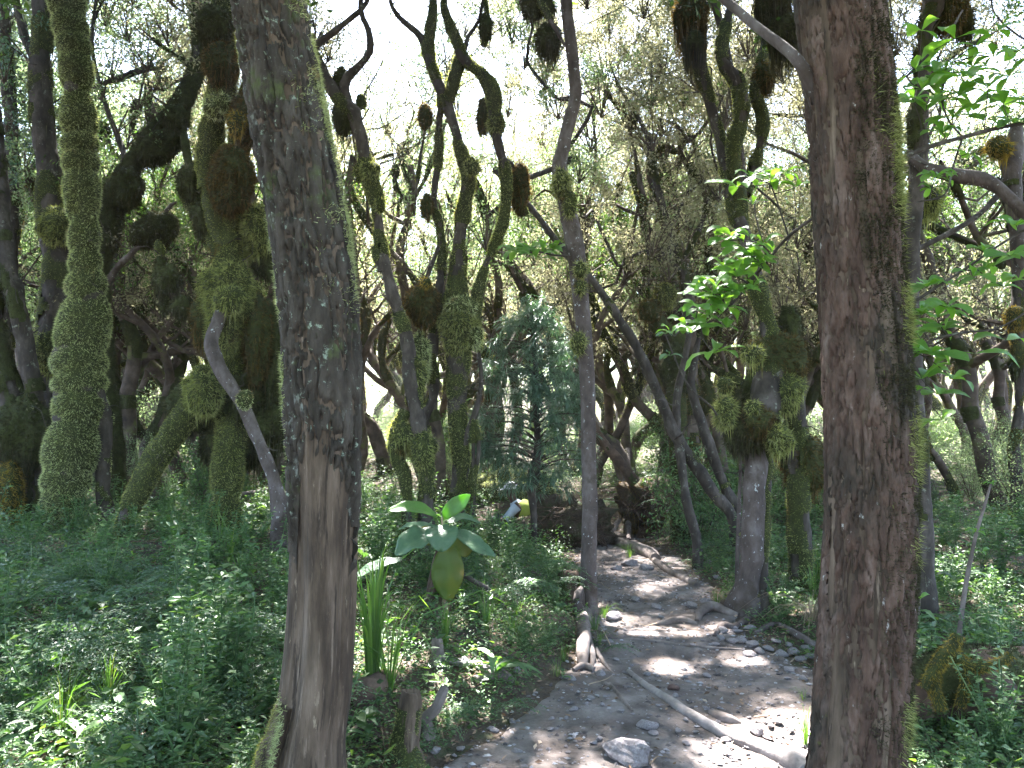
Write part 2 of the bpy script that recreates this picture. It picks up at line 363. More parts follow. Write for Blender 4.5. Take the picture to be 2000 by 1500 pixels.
# ---------------------------------------------------------------- setting: ground sheet, path, gravel, litter
def axis(lo, hi, step, far, k=1.12):
    a = list(np.arange(lo, hi + 1e-6, step)); s = step
    while a[-1] < far: s *= k; a.append(a[-1] + s)
    s = step
    while a[0] > -far: s *= k; a.insert(0, a[0] - s)
    return np.array(a)
gx = axis(-7, 7, .05, 70); gy = axis(2.2, 16, .05, 25)
gy = np.concatenate([gy[gy < 16], 16 + np.cumsum(.05 * 1.09 ** np.arange(59))]); gy = gy[gy < 108]
X, Y = np.meshgrid(gx, gy, indexing='ij'); Z = hg(X, Y)
mb = MB(); mb.add(np.stack([X, Y, Z], -1), gridfaces(len(gx), len(gy), wrap=False)[:, ::-1][:, [0, 1, 2, 3]])
o = mb.build('ground', 'soil', kind='structure')
# path sheet
py_ = np.arange(1.0, 19, .025); u_ = np.linspace(-1, 1, 90)
c = np.interp(py_, PY, PCX); w = np.interp(py_, PY, PHW) + .12
X = c[:, None] + u_[None] * w[:, None]; Y = py_[:, None] + 0 * X
d = path_d(X, Y); z0 = 0 * X
ruts = .030 * fbm(np.stack([X * 1.6, Y * 1.1, z0], -1), 2, 42) + .012 * fbm(np.stack([X * 6, Y * 6, z0], -1), 3, 41) + .006 * np.abs(noise(np.stack([X * 22, Y * 22, z0], -1), 44))
Z = hp(X, Y) + ruts * (1 - smooth(-.05, .1, d)) - .06 * smooth(-.02, .10, d)
mb = MB(); mb.add(np.stack([X, Y, Z], -1), gridfaces(len(py_), len(u_), wrap=False)[:, ::-1])
mb.build('path', 'path', kind='structure')

def hz(x, y):
    x = np.asarray(x, float); y = np.asarray(y, float); d = path_d(x, y); return np.where(d < 0, hp(x, y) + .002 + .030 * fbm(np.stack([x * 1.6, y * 1.1, x * 0], -1), 2, 42), hg(x, y))

def pebbles(mb, x, y, r, seed=0, flat=.55):
    """little stones, each an uneven octahedron with its own shape"""
    rg = np.random.default_rng(seed); n = len(x)
    b = np.array([[1, 0, 0], [0, 1, 0], [-1, 0, 0], [0, -1, 0], [0, 0, 1], [0, 0, -1], [.7, .7, .5], [-.7, -.6, .55]])[:6]
    f = np.array([[0, 1, 4], [1, 2, 4], [2, 3, 4], [3, 0, 4], [1, 0, 5], [2, 1, 5], [3, 2, 5], [0, 3, 5]])
    v = b[None] * rg.uniform(.6, 1.3, (n, 6, 1)); v[..., 2] *= flat; a = rg.random(n) * TAU; ca, sa = np.cos(a)[:, None], np.sin(a)[:, None]
    v[..., 0] *= 1.3
    vx = v[..., 0] * ca - v[..., 1] * sa; vy = v[..., 0] * sa + v[..., 1] * ca; v[..., 0] = vx; v[..., 1] = vy
    v = v * r[:, None, None] + np.stack([x, y, hz(x, y) + r * .15], -1)[:, None]
    mb.add(v, (np.arange(n)[:, None, None] * 6 + f[None]).reshape(-1, 3))
n = 15000; y = 2.6 + 12 * RG.random(n) ** 1.7; x = np.interp(y, PY, PCX) + RG.uniform(-1.15, 1.15, n) * np.interp(y, PY, PHW)
dens = fbm(np.stack([x * 1.3, y * 1.3, x * 0], -1), 2, 51) + .5 * smooth(-.5, 0, path_d(x, y)) + .25 * (y < 5)
k = (dens + .35 * RG.random(n)) > .12; x, y = x[k], y[k]
mb = MB(); pebbles(mb, x, y, .004 + .015 * RG.random(len(x)) ** 4, 3)
mb.build('gravel', 'gravel', kind='stuff', sm=False)

def flatleaves(mb, x, y, L, up=.35, lift=.004, rg=RG):
    n = len(x); a = rg.random(n) * TAU; d = np.stack([np.cos(a), np.sin(a), rg.normal(size=n) * up * .6], -1)
    nr = np.stack([rg.normal(size=n) * up, rg.normal(size=n) * up, np.ones(n)], -1)
    leafcards(mb, np.stack([x, y, hz(x, y) + lift], -1), d, nr, L * rg.uniform(.6, 1.4, n), L * .45 * rg.uniform(.6, 1.3, n), .3)
n = 34000; y = 2.4 + 16 * RG.random(n) ** 1.4; x = RG.uniform(-6, 6, n); d = path_d(x, y)
k = (RG.random(n) < np.where(d < -.1, .13, .8)); x, y = x[k], y[k]
mb = MB(); flatleaves(mb, x, y, .045, .5, .008)
mb.build('leaf_litter', 'litter', kind='stuff', sm=False)
# thin dead twigs lying about
mb = MB()
for i in range(420):
    y0 = 2.8 + 11 * random.random() ** 1.3; x0 = random.uniform(-5, 5); a = random.random() * TAU; L = random.uniform(.08, .45)
    if path_d(x0, y0) < -.1 and random.random() < .6: continue
    q = []
    for t in (0, .35, .7, 1):
        xx = x0 + math.cos(a) * L * t + random.uniform(-.015, .015); yy = y0 + math.sin(a) * L * t + random.uniform(-.015, .015)
        q.append([xx, yy, float(hz(xx, yy)) + .01 + random.uniform(0, .05), random.uniform(.002, .005) * (1.2 - t)])
    tube(mb, spline(q, .08), 4, 0)
mb.build('dead_twigs', 'driedstem', kind='stuff')

# ---------------------------------------------------------------- trees drawn from their outline in the photograph
SUNHOLES = []   # world points that the sun reaches through the leaves
def hole(px, py, r):
    SUNHOLES.append((G(px, py), r))
for a in ((1125, 1205, .16), (1145, 1175, .12), (1250, 1242, .10), (1290, 1240, .12), (1340, 1240, .12), (1400, 1238, .1), (1310, 1312, .12), (1140, 1300, .13), (1110, 1300, .12),
          (1570, 1450, .22), (1500, 1465, .18), (1560, 1190, .16), (1450, 1298, .1), (1040, 1240, .10), (1020, 950, .5), (960, 925, .6), (1100, 950, .4), (1090, 960, .4), (1130, 990, .3), (1250, 1035, .25),
          (1270, 1050, .3), (1430, 1490, .12), (1210, 1215, .1), (740, 1120, .15), (900, 970, .2), (1900, 1170, .2), (1785, 1170, .08), (1960, 1200, .2)):
    hole(*a)
SUNHOLES += [(P(888, 990, 5.6), .30), (P(790, 995, 5.55), .22), (P(705, 1120, 5.4), .2)]
def cull(p):
    k = np.ones(len(p), bool)
    for q, r in SUNHOLES:
        v = p - q; along = v @ SUN; dist = np.linalg.norm(v - along[:, None] * SUN, axis=1)
        k &= ~((along > .3) & (dist < .8 * r + .007 * along))
    return k

def limbpath(D, pts, step=.06):
    """pts: (px, py, width px[, extra depth]) -> rows x y z r"""
    A = []
    for q in pts:
        d = D + (q[3] if len(q) > 3 else 0); p = P(q[0], q[1], d); A.append([*p, q[2] * d / F / 2])
    return spline(A, step)

def to_ground(D, pts, flare=1.25):
    """carry the last point down into the soil"""
    q = pts[-1]; d = D + (q[3] if len(q) > 3 else 0); p = P(q[0], q[1], d); g = float(hg(p[0], p[1]))
    out = list(pts)
    if p[2] > g - .05:
        n = max(1, int((p[2] - g + .25) / .5))
        px0, py0 = q[0], q[1]
        for i in range(1, n + 1):
            z = p[2] + (g - .12 - p[2]) * i / n; yy = PX((p[0], p[1], z))
            out.append((yy[0], yy[1], q[2] * (1 + (flare - 1) * i / n), q[3] if len(q) > 3 else 0))
    return out

def mossy(shell, blades, A, cover=.5, thick=.03, freq=5., sides=20, dens=5000, L=.022, W=.006, droop=.35, ribs=None, seed=0, side=None, rscale=1.0, fine=1.0):
    """moss cushions round a limb: a lumpy bed with blades on it"""
    A = A.copy(); A[:, 3] *= rscale
    def rf(base, th, s, R):
        v = fbm(base * freq, 3, seed + 60) + (cover * 2 - 1) * .75
        v = v + .25 * R[..., 2] * 0
        if side is not None:
            v = v + side[3] * (R @ np.array(side[:3]))
        rf.v = v; t = np.clip(v * 1.6, -.4, 1)
        b = thick * np.where(t > 0, np.sqrt(np.abs(t)), t * .8)
        if ribs:
            sp, dep = ribs; ph = s / sp + .35 * np.sin(s / sp * 1.7 + seed) + .18 * noise(np.stack([np.cos(th) * 1.2, np.sin(th) * 1.2, s / sp * .5], -1), seed + 3)
            b = b + dep * (np.abs(np.sin(np.pi * ph)) ** .55 - .75) * (1 + .4 * noise(np.stack([s / sp * .9, th * 0, th * 0], -1), seed + 4))
        b = b + thick * .22 * fbm(base * 28, 2, seed + 9)
        return b
    V, R, s = tubegrid(A, sides, .0, 5, seed, rf)
    v = rf.v > -.12; mk = v[:-1] & v[1:]; mk = mk & np.roll(mk, -1, axis=1)
    f = gridfaces(V.shape[0], sides, mk)
    if len(f) == 0: return
    shell.add(V, f)
    _, _, ar = sample(V, f, 4); n = int(min(ar * dens * fine, 70000))
    if n < 4: return
    p, N, _, kk = sample(V, f, n, full=True)
    sg = np.sign((N * R.reshape(-1, 3)[f[kk, 0]]).sum(1)); sg[sg == 0] = 1
    fuzz(blades, p, N * sg[:, None], L, W, droop)

def clump_mesh(c, r, seed=0, dens=7000, L=.03, W=.007, droop=.9, tilt=0., strands=0, sl=.15, amp=.28, rough=.10):
    """a hanging cushion of moss: uneven ellipsoid (radii r) with shaggy blades; returns bed and blades"""
    bed, bl = MB(), MB(); n, m = 22, 28; ph = np.linspace(.02, np.pi - .02, n)[:, None]; th = np.linspace(0, TAU, m, endpoint=False)[None]
    R = np.stack([np.sin(ph) * np.cos(th), np.sin(ph) * np.sin(th), np.cos(ph) + 0 * th], -1)
    base = R * np.array(r); k = 1 + amp * fbm(R * 2.1 + seed * 3.3, 3, seed) + rough * fbm(R * 7, 3, seed + 5)
    V = base * k[..., None]; V[..., 2] -= r[2] * .25 * np.clip(-R[..., 2], 0, 1) * (1 + fbm(R * 4, 2, seed + 8))
    ct, st = math.cos(tilt), math.sin(tilt); x, z = V[..., 0].copy(), V[..., 2].copy(); V[..., 0] = x * ct + z * st; V[..., 2] = -x * st + z * ct
    V = V + np.array(c); f = gridfaces(n, m); bed.add(V, f)
    _, _, ar = sample(V, f, 4); cnt = int(min(ar * dens, 30000)); p, N, _ = sample(V, f, cnt)
    N *= np.sign((N * (p - np.array(c))).sum(1))[:, None]; fuzz(bl, p, N, L, W, droop * .6)
    if strands:
        p, N, _ = sample(V, f, strands * 3); k = p[:, 2] < c[2]; p, N = p[k], N[k]
        fuzz(bl, p, N * .15, sl, W * 1.2, 1.3, .12)
    return bed, bl

TREES = []
class Tree:
    def __init__(s, name, label, cat, D, base, mark=None, bark='bark', moss='moss', group=None):
        s.D = D; p = P(base[0], base[1], D); z = float(hg(p[0], p[1])); s.o = thing(name, label, cat, (p[0], p[1], z), group)
        s.bark = bark; s.mossm = moss; s.bed, s.bl = MB(), MB(); s.seed = int(abs(base[0]) * 7 + base[1]) % 997
        if mark: landmark(base[0], base[1], mark)
        TREES.append(s); s.top = None; s.axes = []; s.plain = name in ('snag', 'slim_tree')
    def limb(s, pts, name='limb', sides=12, ground=False, amp=.34, freq=6, moss=None, cover=.4, thick=.03, ribs=None, dens=4500, L=.022, W=.0065, side=None, bark=None, rscale=1., mfreq=5., fine=1., rfun=None, blabel=None):
        s.seed += 1
        if ground: pts = to_ground(s.D, pts)
        A = limbpath(s.D, pts, .05 if sides > 10 else .07)
        if cover > .3: A[:, 3] = np.maximum(A[:, 3] - thick * min(1, cover) * .8, A[:, 3] * .45)
        s.axes.append(A)
        if s.top is None or A[0, 2] > s.top[2]: s.top = A[0, :3].copy()
        mb = MB(); tube(mb, A, sides, amp, freq, s.seed, rfun); o = mb.build(name, bark or s.bark, s.o)
        if blabel: o['label'] = blabel
        if cover > 0:
            mossy(s.bed, s.bl, A, cover, thick, mfreq, max(14, sides), dens, L, W, ribs=ribs, seed=s.seed, side=side, rscale=rscale, fine=fine)
        return A
    def clump(s, px, py, w, h, dd=0, mat_='brownmoss', tilt=0., strands=110, sl=.13, dens=6500, L=.042, deep=None, label=None):
        D = s.D + dd; c = P(px, py, D); k = D / F * .95; s.seed += 1
        bed, bl = clump_mesh(c, (w * k, (deep or min(w, h) * .95) * k, h * k), s.seed, dens * .8, L * 1.3, .0085, amp=.40, tilt=tilt, strands=strands, sl=sl)
        o = build2('moss_clump', [(bed, 'mossbed'), (bl, mat_)], s.o)
        if label: o['label'] = label
    def crown(s, blobs, n=160, L=.05, mat_='farleaf', flat=1.0, twigs=True, name='crown'):
        """blobs: (x y z radius) in metres; leaves in loose clumps joined by twigs"""
        mb, tw = MB(), MB(); P_, N_ = [], []
        for b in blobs:
            b = np.asarray(b, float); c = b[:3]; r = b[3]; k = max(3, int(n * (r / .6) ** 2)); sub = RG.normal(size=(max(3, int(11 * r / .6)), 3)) * r * .58
            q = sub[RG.integers(0, len(sub), k)] + RG.normal(size=(k, 3)) * r * .14; q[:, 2] *= .7 * flat; P_.append(c + q)
            if twigs:
                for e in sub: tube(tw, spline([[*(c - [0, 0, r * .6]), .009], [*(c + e * .5 + RG.normal(size=3) * .04), .006], [*(c + e * np.array([1, 1, .7 * flat])), .003]], .15), 4, 0, caps=False)
        p = np.vstack(P_); p = p[cull(p)]; m = len(p)
        leafcards(mb, p, RG.normal(size=(m, 3)) + [0, 0, -.2], RG.normal(size=(m, 3)) + [0, 0, .8], L * RG.uniform(.6, 1.4, m), L * .42 * RG.uniform(.7, 1.3, m), .2)
        return build2(name, [(mb, mat_), (tw, 'farbark')], s.o, False)
    def shag(s):
        tw, be = MB(), MB(); rg = np.random.default_rng(s.seed)
        for A in s.axes:
            Ls = np.linalg.norm(np.diff(A[:, :3], axis=0), axis=1).sum()
            for _ in range(int(Ls * 2.2)):
                j = rg.integers(0, len(A)); r = A[j, 3]
                if A[j, 2] < 1.2: continue
                a = rg.random() * TAU; d = np.array([math.cos(a), math.sin(a) * .8, rg.uniform(-.3, .9)]); L = rg.uniform(.12, .55); q = A[j, :3] + d * r * .7; rows = [[*q, .006 + r * .06]]
                for k in range(3): d = d + rg.normal(size=3) * .45; d /= np.linalg.norm(d); q = q + d * L / 3; rows.append([*q, .005 * (1 - k * .28)])
                tube(tw, spline(rows, .06), 5, 0, caps=False)
                if rg.random() < .35:
                    k = 14; p = q + rg.normal(size=(k, 3)) * .05; leafcards(be, p, rg.normal(size=(k, 3)) + [0, 0, -.2], rg.normal(size=(k, 3)) + [0, 0, .8], .04, .016, .2)
            k = int(Ls * 26); j = rg.integers(0, len(A), k); p = A[j, :3] + np.stack([rg.normal(size=k) * A[j, 3] * .6, rg.normal(size=k) * A[j, 3] * .6, -A[j, 3] * rg.uniform(.2, 1, k)], -1)
            fuzz(be, p, np.tile([0, 0, -.8], (k, 1)), .11, .007, .9, .25)
        if be.n: build2('lichen_and_twigs', [(be, 'beard'), (tw, 'bark')], s.o, False)  # hanging lichen strands with side twigs and a few small leaves
    def done(s):
        if not s.plain: s.shag()
        if s.bed.n:
            build2('moss', [(s.bed, 'mossbed'), (s.bl, s.mossm)], s.o)
        return s.o

def overhead(D, px, n=14, z0=5.2, z1=8.5, spread=1.7, r=(.45, .8), y0=0):
    x = (px - 1000) / F * D; out = []
    for i in range(n):
        out.append([x + RG.normal() * spread, D + y0 + RG.normal() * spread, RG.uniform(z0, z1), RG.uniform(*r)])
    return out

# ---- the two big foreground trunks
def bark_shell(A, sides, thick, freq, zmask, seed, ridge=1.0, sy=.28):
    """furrowed bark over a trunk; zmask(base, R) > 0 where bark is left"""
    C, R, s_ = A[:, :3], None, None
    def rf(base, th, s, R):
        rad = np.repeat(A[:, 3][:, None], len(th[0]), 1); q = np.stack([R[..., 0] * rad * freq, R[..., 1] * rad * freq, s * freq * sy], -1)
        warp = .6 * fbm(q * .5, 2, seed + 1)[..., None] * np.array([1, 1, .3]); v = fbm(q + warp, 4, seed)
        crack = 1 - smooth(.0, .13, np.abs(v)); rid = .35 * (1 - np.abs(v) * 3.2) + .95 * crack; fine = fbm(np.stack([R[..., 0] * rad * freq * 3, R[..., 1] * rad * freq * 3, s * freq * 1.3], -1), 3, seed + 2)
        mk = zmask(base, R); rf.m = mk
        e = smooth(-.0, .06, mk)
        return (thick * (.75 - ridge * 1.1 * np.clip(rid, 0, 1.2) + .42 * fine)) * e - .012 * (1 - e)
    V, R, s = tubegrid(A, sides, .0, 5, seed, rf)
    m = rf.m > -.03; mk = m[:-1] & m[1:]; mk = mk & np.roll(mk, -1, axis=1)
    mb = MB(); f = gridfaces(V.shape[0], sides, mk); mb.add(V, f); return mb, V, f, R

t1 = Tree('tree', 'thick brown trunk, bark gone from its lower half, close beside the fern bank', 'tree', 3.25, (615, 1500), None, 'barewood', 'palemoss')
D1 = 3.25
pts1 = [(455, -560, 112), (480, -300, 118), (500, -120, 124), (524, 0, 130), (557, 200, 136), (596, 400, 136), (622, 600, 136), (631, 800, 134), (632, 930, 124), (632, 1080, 114), (627, 1220, 112), (617, 1350, 118), (600, 1460, 128), (592, 1560, 165), (590, 1680, 230)]
A1 = limbpath(D1, pts1, .014)
def rf1(base, th, s, R):
    q = np.stack([R[..., 0] * 2.2, R[..., 1] * 2.2, s * .9], -1)
    v = .012 * fbm(q, 3, 77) + .0065 * fbm(np.stack([R[..., 0] * 12, R[..., 1] * 12, s * 1.4], -1), 4, 78)
    lob = smooth(2.9, 3.9, s) * .035 * np.cos(th * 3 + .6); return v + lob
mb = MB(); tube(mb, A1, 150, 0, rfun=rf1, caps=False); mb.build('trunk', 'barewood', t1.o)
def zb1(z):   # pixel row -> height at D1
    return float(P(600, z, D1)[2])
def zmask1(base, R):
    z = base[..., 2]; x = R[..., 0]; fr = -R[..., 1]
    n = .09 * fbm(np.stack([R[..., 0] * 3, R[..., 1] * 3, z * 2.5], -1), 3, 80) + .035 * noise(np.stack([R[..., 0] * 14, R[..., 1] * 14, z * 9], -1), 81)
    # bark edge height across the trunk: low on its left flank, high in the middle, lowish on the right
    edge = np.where(x < 0, zb1(880) - np.abs(x) ** 2 * (zb1(880) - zb1(1130)), zb1(880) - np.abs(x) ** 1.6 * (zb1(880) - zb1(1000)))
    edge = np.where(fr < 0, zb1(1100), edge)
    strip = .22 * np.exp(-((x + .28) / .10) ** 2) * (fr > 0) * smooth(zb1(900), zb1(700), z)
    return z - edge + n - strip
bk, V, f, R = bark_shell(A1, 280, .026, 27, zmask1, 5, 1.0, .30)
bk.build('bark', 'oldbark', t1.o)
# pale moss on the right flank and the left root
def flank(A, cond, cnt, L, W, off=.0, seed=0, droop=.1):
    V, R, s = tubegrid(A, 90, .0, 5, seed, lambda b, th, s, R: 0 * th + off); f = gridfaces(V.shape[0], 90)
    p, N, _, k = sample(V, f, cnt * 6, full=True); N = R.reshape(-1, 3)[f[k, 0]]
    w = cond(p, N); kk = RG.random(len(w)) < w; p, N = p[kk], N[kk]; mb = MB(); fuzz(mb, p, N, L, W, droop, 1.0); return mb
def c1(p, N):
    z = p[:, 2]; s1 = smooth(zb1(620), zb1(420), z) * (1 - smooth(zb1(110), zb1(60), z)) * smooth(.84, .95, N[:, 0] * .97 + N[:, 1] * .233)
    s2 = .55 * smooth(zb1(950), zb1(640), z) * (1 - smooth(zb1(500), zb1(400), z)) * smooth(.8, .95, -N[:, 0]); s3 = smooth(zb1(1340), zb1(1420), z) * smooth(.45, .8, -N[:, 0])
    s4 = .16 * smooth(zb1(700), zb1(400), z) * smooth(.25, .8, N[:, 0])
    cl = smooth(-.25, .15, fbm(p * 7, 2, 91)); return np.clip((s1 * (.35 + .65 * cl) + s2 * cl + s3 + s4 * smooth(.1, .3, fbm(p * 11, 2, 95))), 0, 1)
flank(A1, c1, 60000, .022, .0030, .016).build('moss', 'palemoss', t1.o, sm=False)
# root spur creeping off to the lower left
A = to_ground(3.2, [(555, 1380, 34), (540, 1440, 40), (522, 1500, 50)]); A = limbpath(3.2, A, .03); mb = MB(); tube(mb, A, 24, .12, 9, 3); mb.build('root', 'barewood', t1.o)
flank(A, lambda p, N: .6 * smooth(-.3, .5, N[:, 2] - N[:, 0]), 2500, .016, .0035).build('moss', 'moss', t1.o, sm=False)
t1.top = A1[0, :3]
landmark(630, 1200, 'the big half-barked trunk')

t2 = Tree('tree', 'thick reddish flaking trunk with dark moss down one side, beside the path', 'tree', 3.05, (1680, 1500), None, 'redbark', 'darkmoss')
D2 = 3.05
pts2 = [(1600, -560, 160), (1615, -250, 166), (1638, 0, 160), (1660, 200, 158), (1671, 400, 152), (1684, 600, 153), (1697, 800, 156), (1700, 1000, 158), (1693, 1180, 162), (1684, 1320, 162), (1672, 1500, 166), (1668, 1600, 210), (1665, 1720, 270)]
A2 = limbpath(D2, pts2, .014)
def rf2(base, th, s, R):
    return .010 * fbm(np.stack([R[..., 0] * 2.4, R[..., 1] * 2.4, s * 1.6], -1), 3, 177)
mb = MB(); tube(mb, A2, 120, 0, rfun=rf2, caps=False); mb.build('trunk', 'barewood', t2.o)
bk, V, f, R = bark_shell(A2, 280, .016, 38, lambda b, R: .3 + .8 * fbm(np.stack([R[..., 0] * 4, R[..., 1] * 4, b[..., 2] * 2.0], -1), 3, 83), 9, .9, .36)
bk.build('bark', 'redbark', t2.o)
def zb2(y): return float(P(1690, y, D2)[2])
def c2(p, N):
    z = p[:, 2]; side = N[:, 0] * .916 - N[:, 1] * .40 + .12 + .5 * fbm(p * np.array([5, 5, 2.5]), 3, 92); a = smooth(.22, .50, side) * (1 - .75 * smooth(zb2(700), zb2(900), z) * (1 - smooth(.6, .9, N[:, 0])))
    return np.clip(a * (.25 + .75 * smooth(-.2, .25, fbm(p * 9, 2, 93))), 0, 1)
flank(A2, c2, 60000, .015, .0034, .010, 2).build('moss', 'darkmoss', t2.o, sm=False)
def c2b(p, N):
    z = p[:, 2]; b = smooth(zb2(460), zb2(400), z) * (1 - smooth(zb2(260), zb2(180), z)) + smooth(zb2(690), zb2(650), z) * (1 - smooth(zb2(590), zb2(550), z)) + .7 * smooth(zb2(960), zb2(900), z) * (1 - smooth(zb2(840), zb2(800), z)) + .6 * smooth(zb2(1480), zb2(1400), z) * (1 - smooth(zb2(1360), zb2(1330), z))
    return np.clip(b * smooth(.75, .92, N[:, 0] * .916 - N[:, 1] * .40) + .18 * smooth(.22, .3, fbm(p * 6, 3, 99)) * smooth(-.2, .5, N[:, 0]), 0, 1)
flank(A2, c2b, 22000, .034, .003, .014, 2, .35).build('moss_fringe', 'moss', t2.o, sm=False)
A = limbpath(3.02, [(1650, 330, 44, .06), (1600, 205, 36, .03), (1566, 130, 25), (1530, 92, 21, .05), (1475, 50, 19, .15), (1405, -10, 18, .3), (1330, -80, 20, .5)], .03)
mb = MB(); tube(mb, A, 18, .14, 12, 31); mb.build('limb', 'palebark', t2.o)
t2.top = A2[0, :3]
landmark(1700, 1250, 'the thick red trunk')

# ---- moss-laden trees on the fern bank
t = Tree('mossy_tree', 'tall column wholly wrapped in ribbed pale green moss', 'tree', 8.6, (135, 1000), 'the ribbed moss column', 'bark', 'palemoss')
t.limb([(118, -330, 58), (125, -160, 58), (130, 0, 62), (146, 100, 56), (152, 200, 56), (157, 300, 60), (162, 400, 58), (166, 500, 50), (168, 600, 78), (155, 700, 92), (156, 790, 86), (142, 870, 92), (128, 950, 80), (122, 1010, 72)], 'trunk', 40, True,
       cover=1.1, thick=.05, ribs=(.34, .08), dens=9000, L=.032, W=.0065, mfreq=3)
t.limb([(190, 760, 30), (205, 830, 32, .1), (200, 930, 30, .15), (212, 1030, 34, .15)], 'stem', 14, True, cover=.45, thick=.02)

t.done()

t = Tree('mossy_tree', 'dark rough trunk standing close behind the ribbed moss column', 'tree', 10.0, (95, 900), None, 'bark', 'moss')
t.limb([(80, -260, 40), (85, -60, 40), (82, 80, 42), (80, 200, 46), (95, 330, 48), (100, 430, 54), (118, 520, 62), (105, 640, 62), (95, 700, 58), (100, 800, 46), (95, 900, 52)], 'trunk', 18, True, cover=.5, thick=.035, mfreq=3)
t.limb([(82, 150, 20), (45, 60, 16, .3), (15, -80, 13, .5)], 'limb', 10, cover=.2)
t.clump(112, 440, 38, 34, -.2, 'moss', strands=20); t.clump(98, 690, 32, 45, -.1, 'moss')
t.done()

t = Tree('mossy_tree', 'slender dark trunk leaning at the picture edge, mossy swelling at knee height', 'tree', 9.3, (60, 1000), None, 'bark', 'darkmoss')
t.limb([(-40, 60, 34, .5), (-20, 200, 36, .5), (-5, 330, 36, .4), (5, 450, 34, .2), (30, 580, 34), (52, 690, 34), (75, 800, 38), (95, 900, 46), (85, 1000, 44)], 'trunk', 16, True, cover=.35, thick=.03)
t.limb([(-50, 480, 34), (-15, 600, 40), (0, 700, 44), (30, 800, 62), (45, 900, 64), (30, 1000, 50)], 'stem', 16, True, cover=.75, thick=.05)
t.clump(52, 850, 52, 70, -.1, 'darkmoss'); t.clump(20, 950, 26, 60, -.25, 'goldmoss', strands=10)
t.limb([(60, 930, 18), (95, 1000, 20, -.1), (110, 1050, 18, -.2)], 'root', 10, True, cover=.2)
t.done()

# the giant with the swollen moss waist
t = Tree('mossy_tree', 'massive tree with a swollen moss-wrapped waist and a bare grey limb', 'tree', 8.2, (450, 960), 'the moss-bellied tree', 'bark', 'moss')
t.limb([(436, -250, 40, .4), (440, -60, 40, .3), (432, 60, 44, .2), (440, 140, 50, .1), (420, 230, 46), (408, 300, 46), (412, 370, 44)], 'limb', 22, cover=.95, thick=.04, ribs=(.27, .035), dens=9000, L=.026, rscale=1.0)
t.limb([(412, 360, 40), (428, 440, 44), (455, 480, 50)], 'limb', 16, cover=.8, thick=.03)
t.limb([(490, -100, 16, .2), (492, 60, 20, .1), (480, 180, 22), (458, 300, 26), (456, 400, 30), (448, 460, 34), (446, 560, 70), (444, 660, 76), (446, 740, 60), (452, 830, 56), (446, 900, 52), (440, 980, 60)], 'trunk', 36, True,
       cover=.85, thick=.06, dens=9000, L=.032, W=.007, mfreq=2.2)
t.clump(450, 600, 62, 95, -.05, 'moss', strands=150, dens=11000, deep=60); t.clump(500, 655, 26, 82, -.1, 'brownmoss', strands=160, sl=.2); t.clump(402, 625, 28, 52, -.1, 'brownmoss', strands=120, sl=.18)
t.clump(453, 342, 44, 62, -.25, 'brownmoss', strands=120, dens=11000); t.clump(485, 225, 34, 52, -.1, 'brownmoss', strands=60, dens=10000); t.clump(462, 238, 16, 24, -.3, 'goldmoss', strands=20)
t.clump(430, 120, 34, 42, -.05, 'brownmoss'); t.clump(420, 52, 32, 40, .0, 'darkmoss'); t.clump(505, 445, 42, 48, .1, 'moss', strands=100, dens=10000); t.clump(520, 495, 30, 40, .2, 'darkmoss', strands=60)
t.clump(530, 700, 36, 105, .15, 'darkmoss', strands=200, sl=.25); t.clump(470, 770, 55, 60, .1, 'darkmoss', strands=200, sl=.28); t.clump(402, 760, 42, 44, -.2, 'moss', strands=60, dens=10000); t.clump(425, 205, 27, 22, -.15, 'palemoss', strands=0)
t.clump(370, 790, 40, 50, 0, 'darkmoss', strands=80); t.clump(455, 850, 60, 60, .2, 'darkmoss', strands=160, sl=.25); t.clump(520, 820, 45, 60, .2, 'darkmoss', strands=120, sl=.3)
t.limb([(430, 740, 60), (380, 790, 52, -.1), (335, 850, 44, -.1), (290, 920, 44, -.1), (262, 980, 40, -.1), (245, 1010, 36, -.1)], 'limb', 20, True, cover=.75, thick=.045, dens=7000)
t.limb([(462, 520, 18, .05), (448, 560, 24, -.18), (430, 615, 25, -.42), (414, 672, 28, -.58), (432, 725, 30, -.7), (470, 785, 27, -.75), (497, 845, 25, -.8), (523, 905, 26, -.85), (545, 985, 28, -.9)], 'bare_limb', 16, True, cover=.08, thick=.012, bark='palebark', blabel='smooth grey limb curving down free of moss')
t.clump(446, 584, 30, 26, -.42, 'moss', strands=40); t.clump(478, 778, 15, 17, -.9, 'palemoss', strands=0, L=.02)
t.limb([(400, 640, 44), (372, 600, 30), (350, 590, 28), (330, 550, 26), (318, 500, 16), (305, 470, 9)], 'limb', 12, cover=.6, thick=.04)
t.clump(358, 598, 24, 22, -.05, 'darkmoss', strands=30); t.clump(330, 545, 25, 28, -.05, 'darkmoss', strands=60); t.clump(316, 535, 18, 34, 0, 'darkmoss', strands=40); t.clump(322, 588, 10, 24, 0, 'darkmoss', strands=20)
t.limb([(440, 520, 30), (412, 450, 34, .1), (385, 400, 38, .2), (368, 340, 34, .2), (400, 330, 10, .3)], 'limb', 14, cover=.7, thick=.05)
t.clump(400, 425, 24, 42, .1, 'darkmoss', strands=60); t.clump(372, 355, 27, 38, .15, 'darkmoss', strands=60)
t.limb([(480, 250, 30), (500, 130, 30, .2), (520, 0, 26, .3)], 'limb', 12, cover=.5)

t.done()

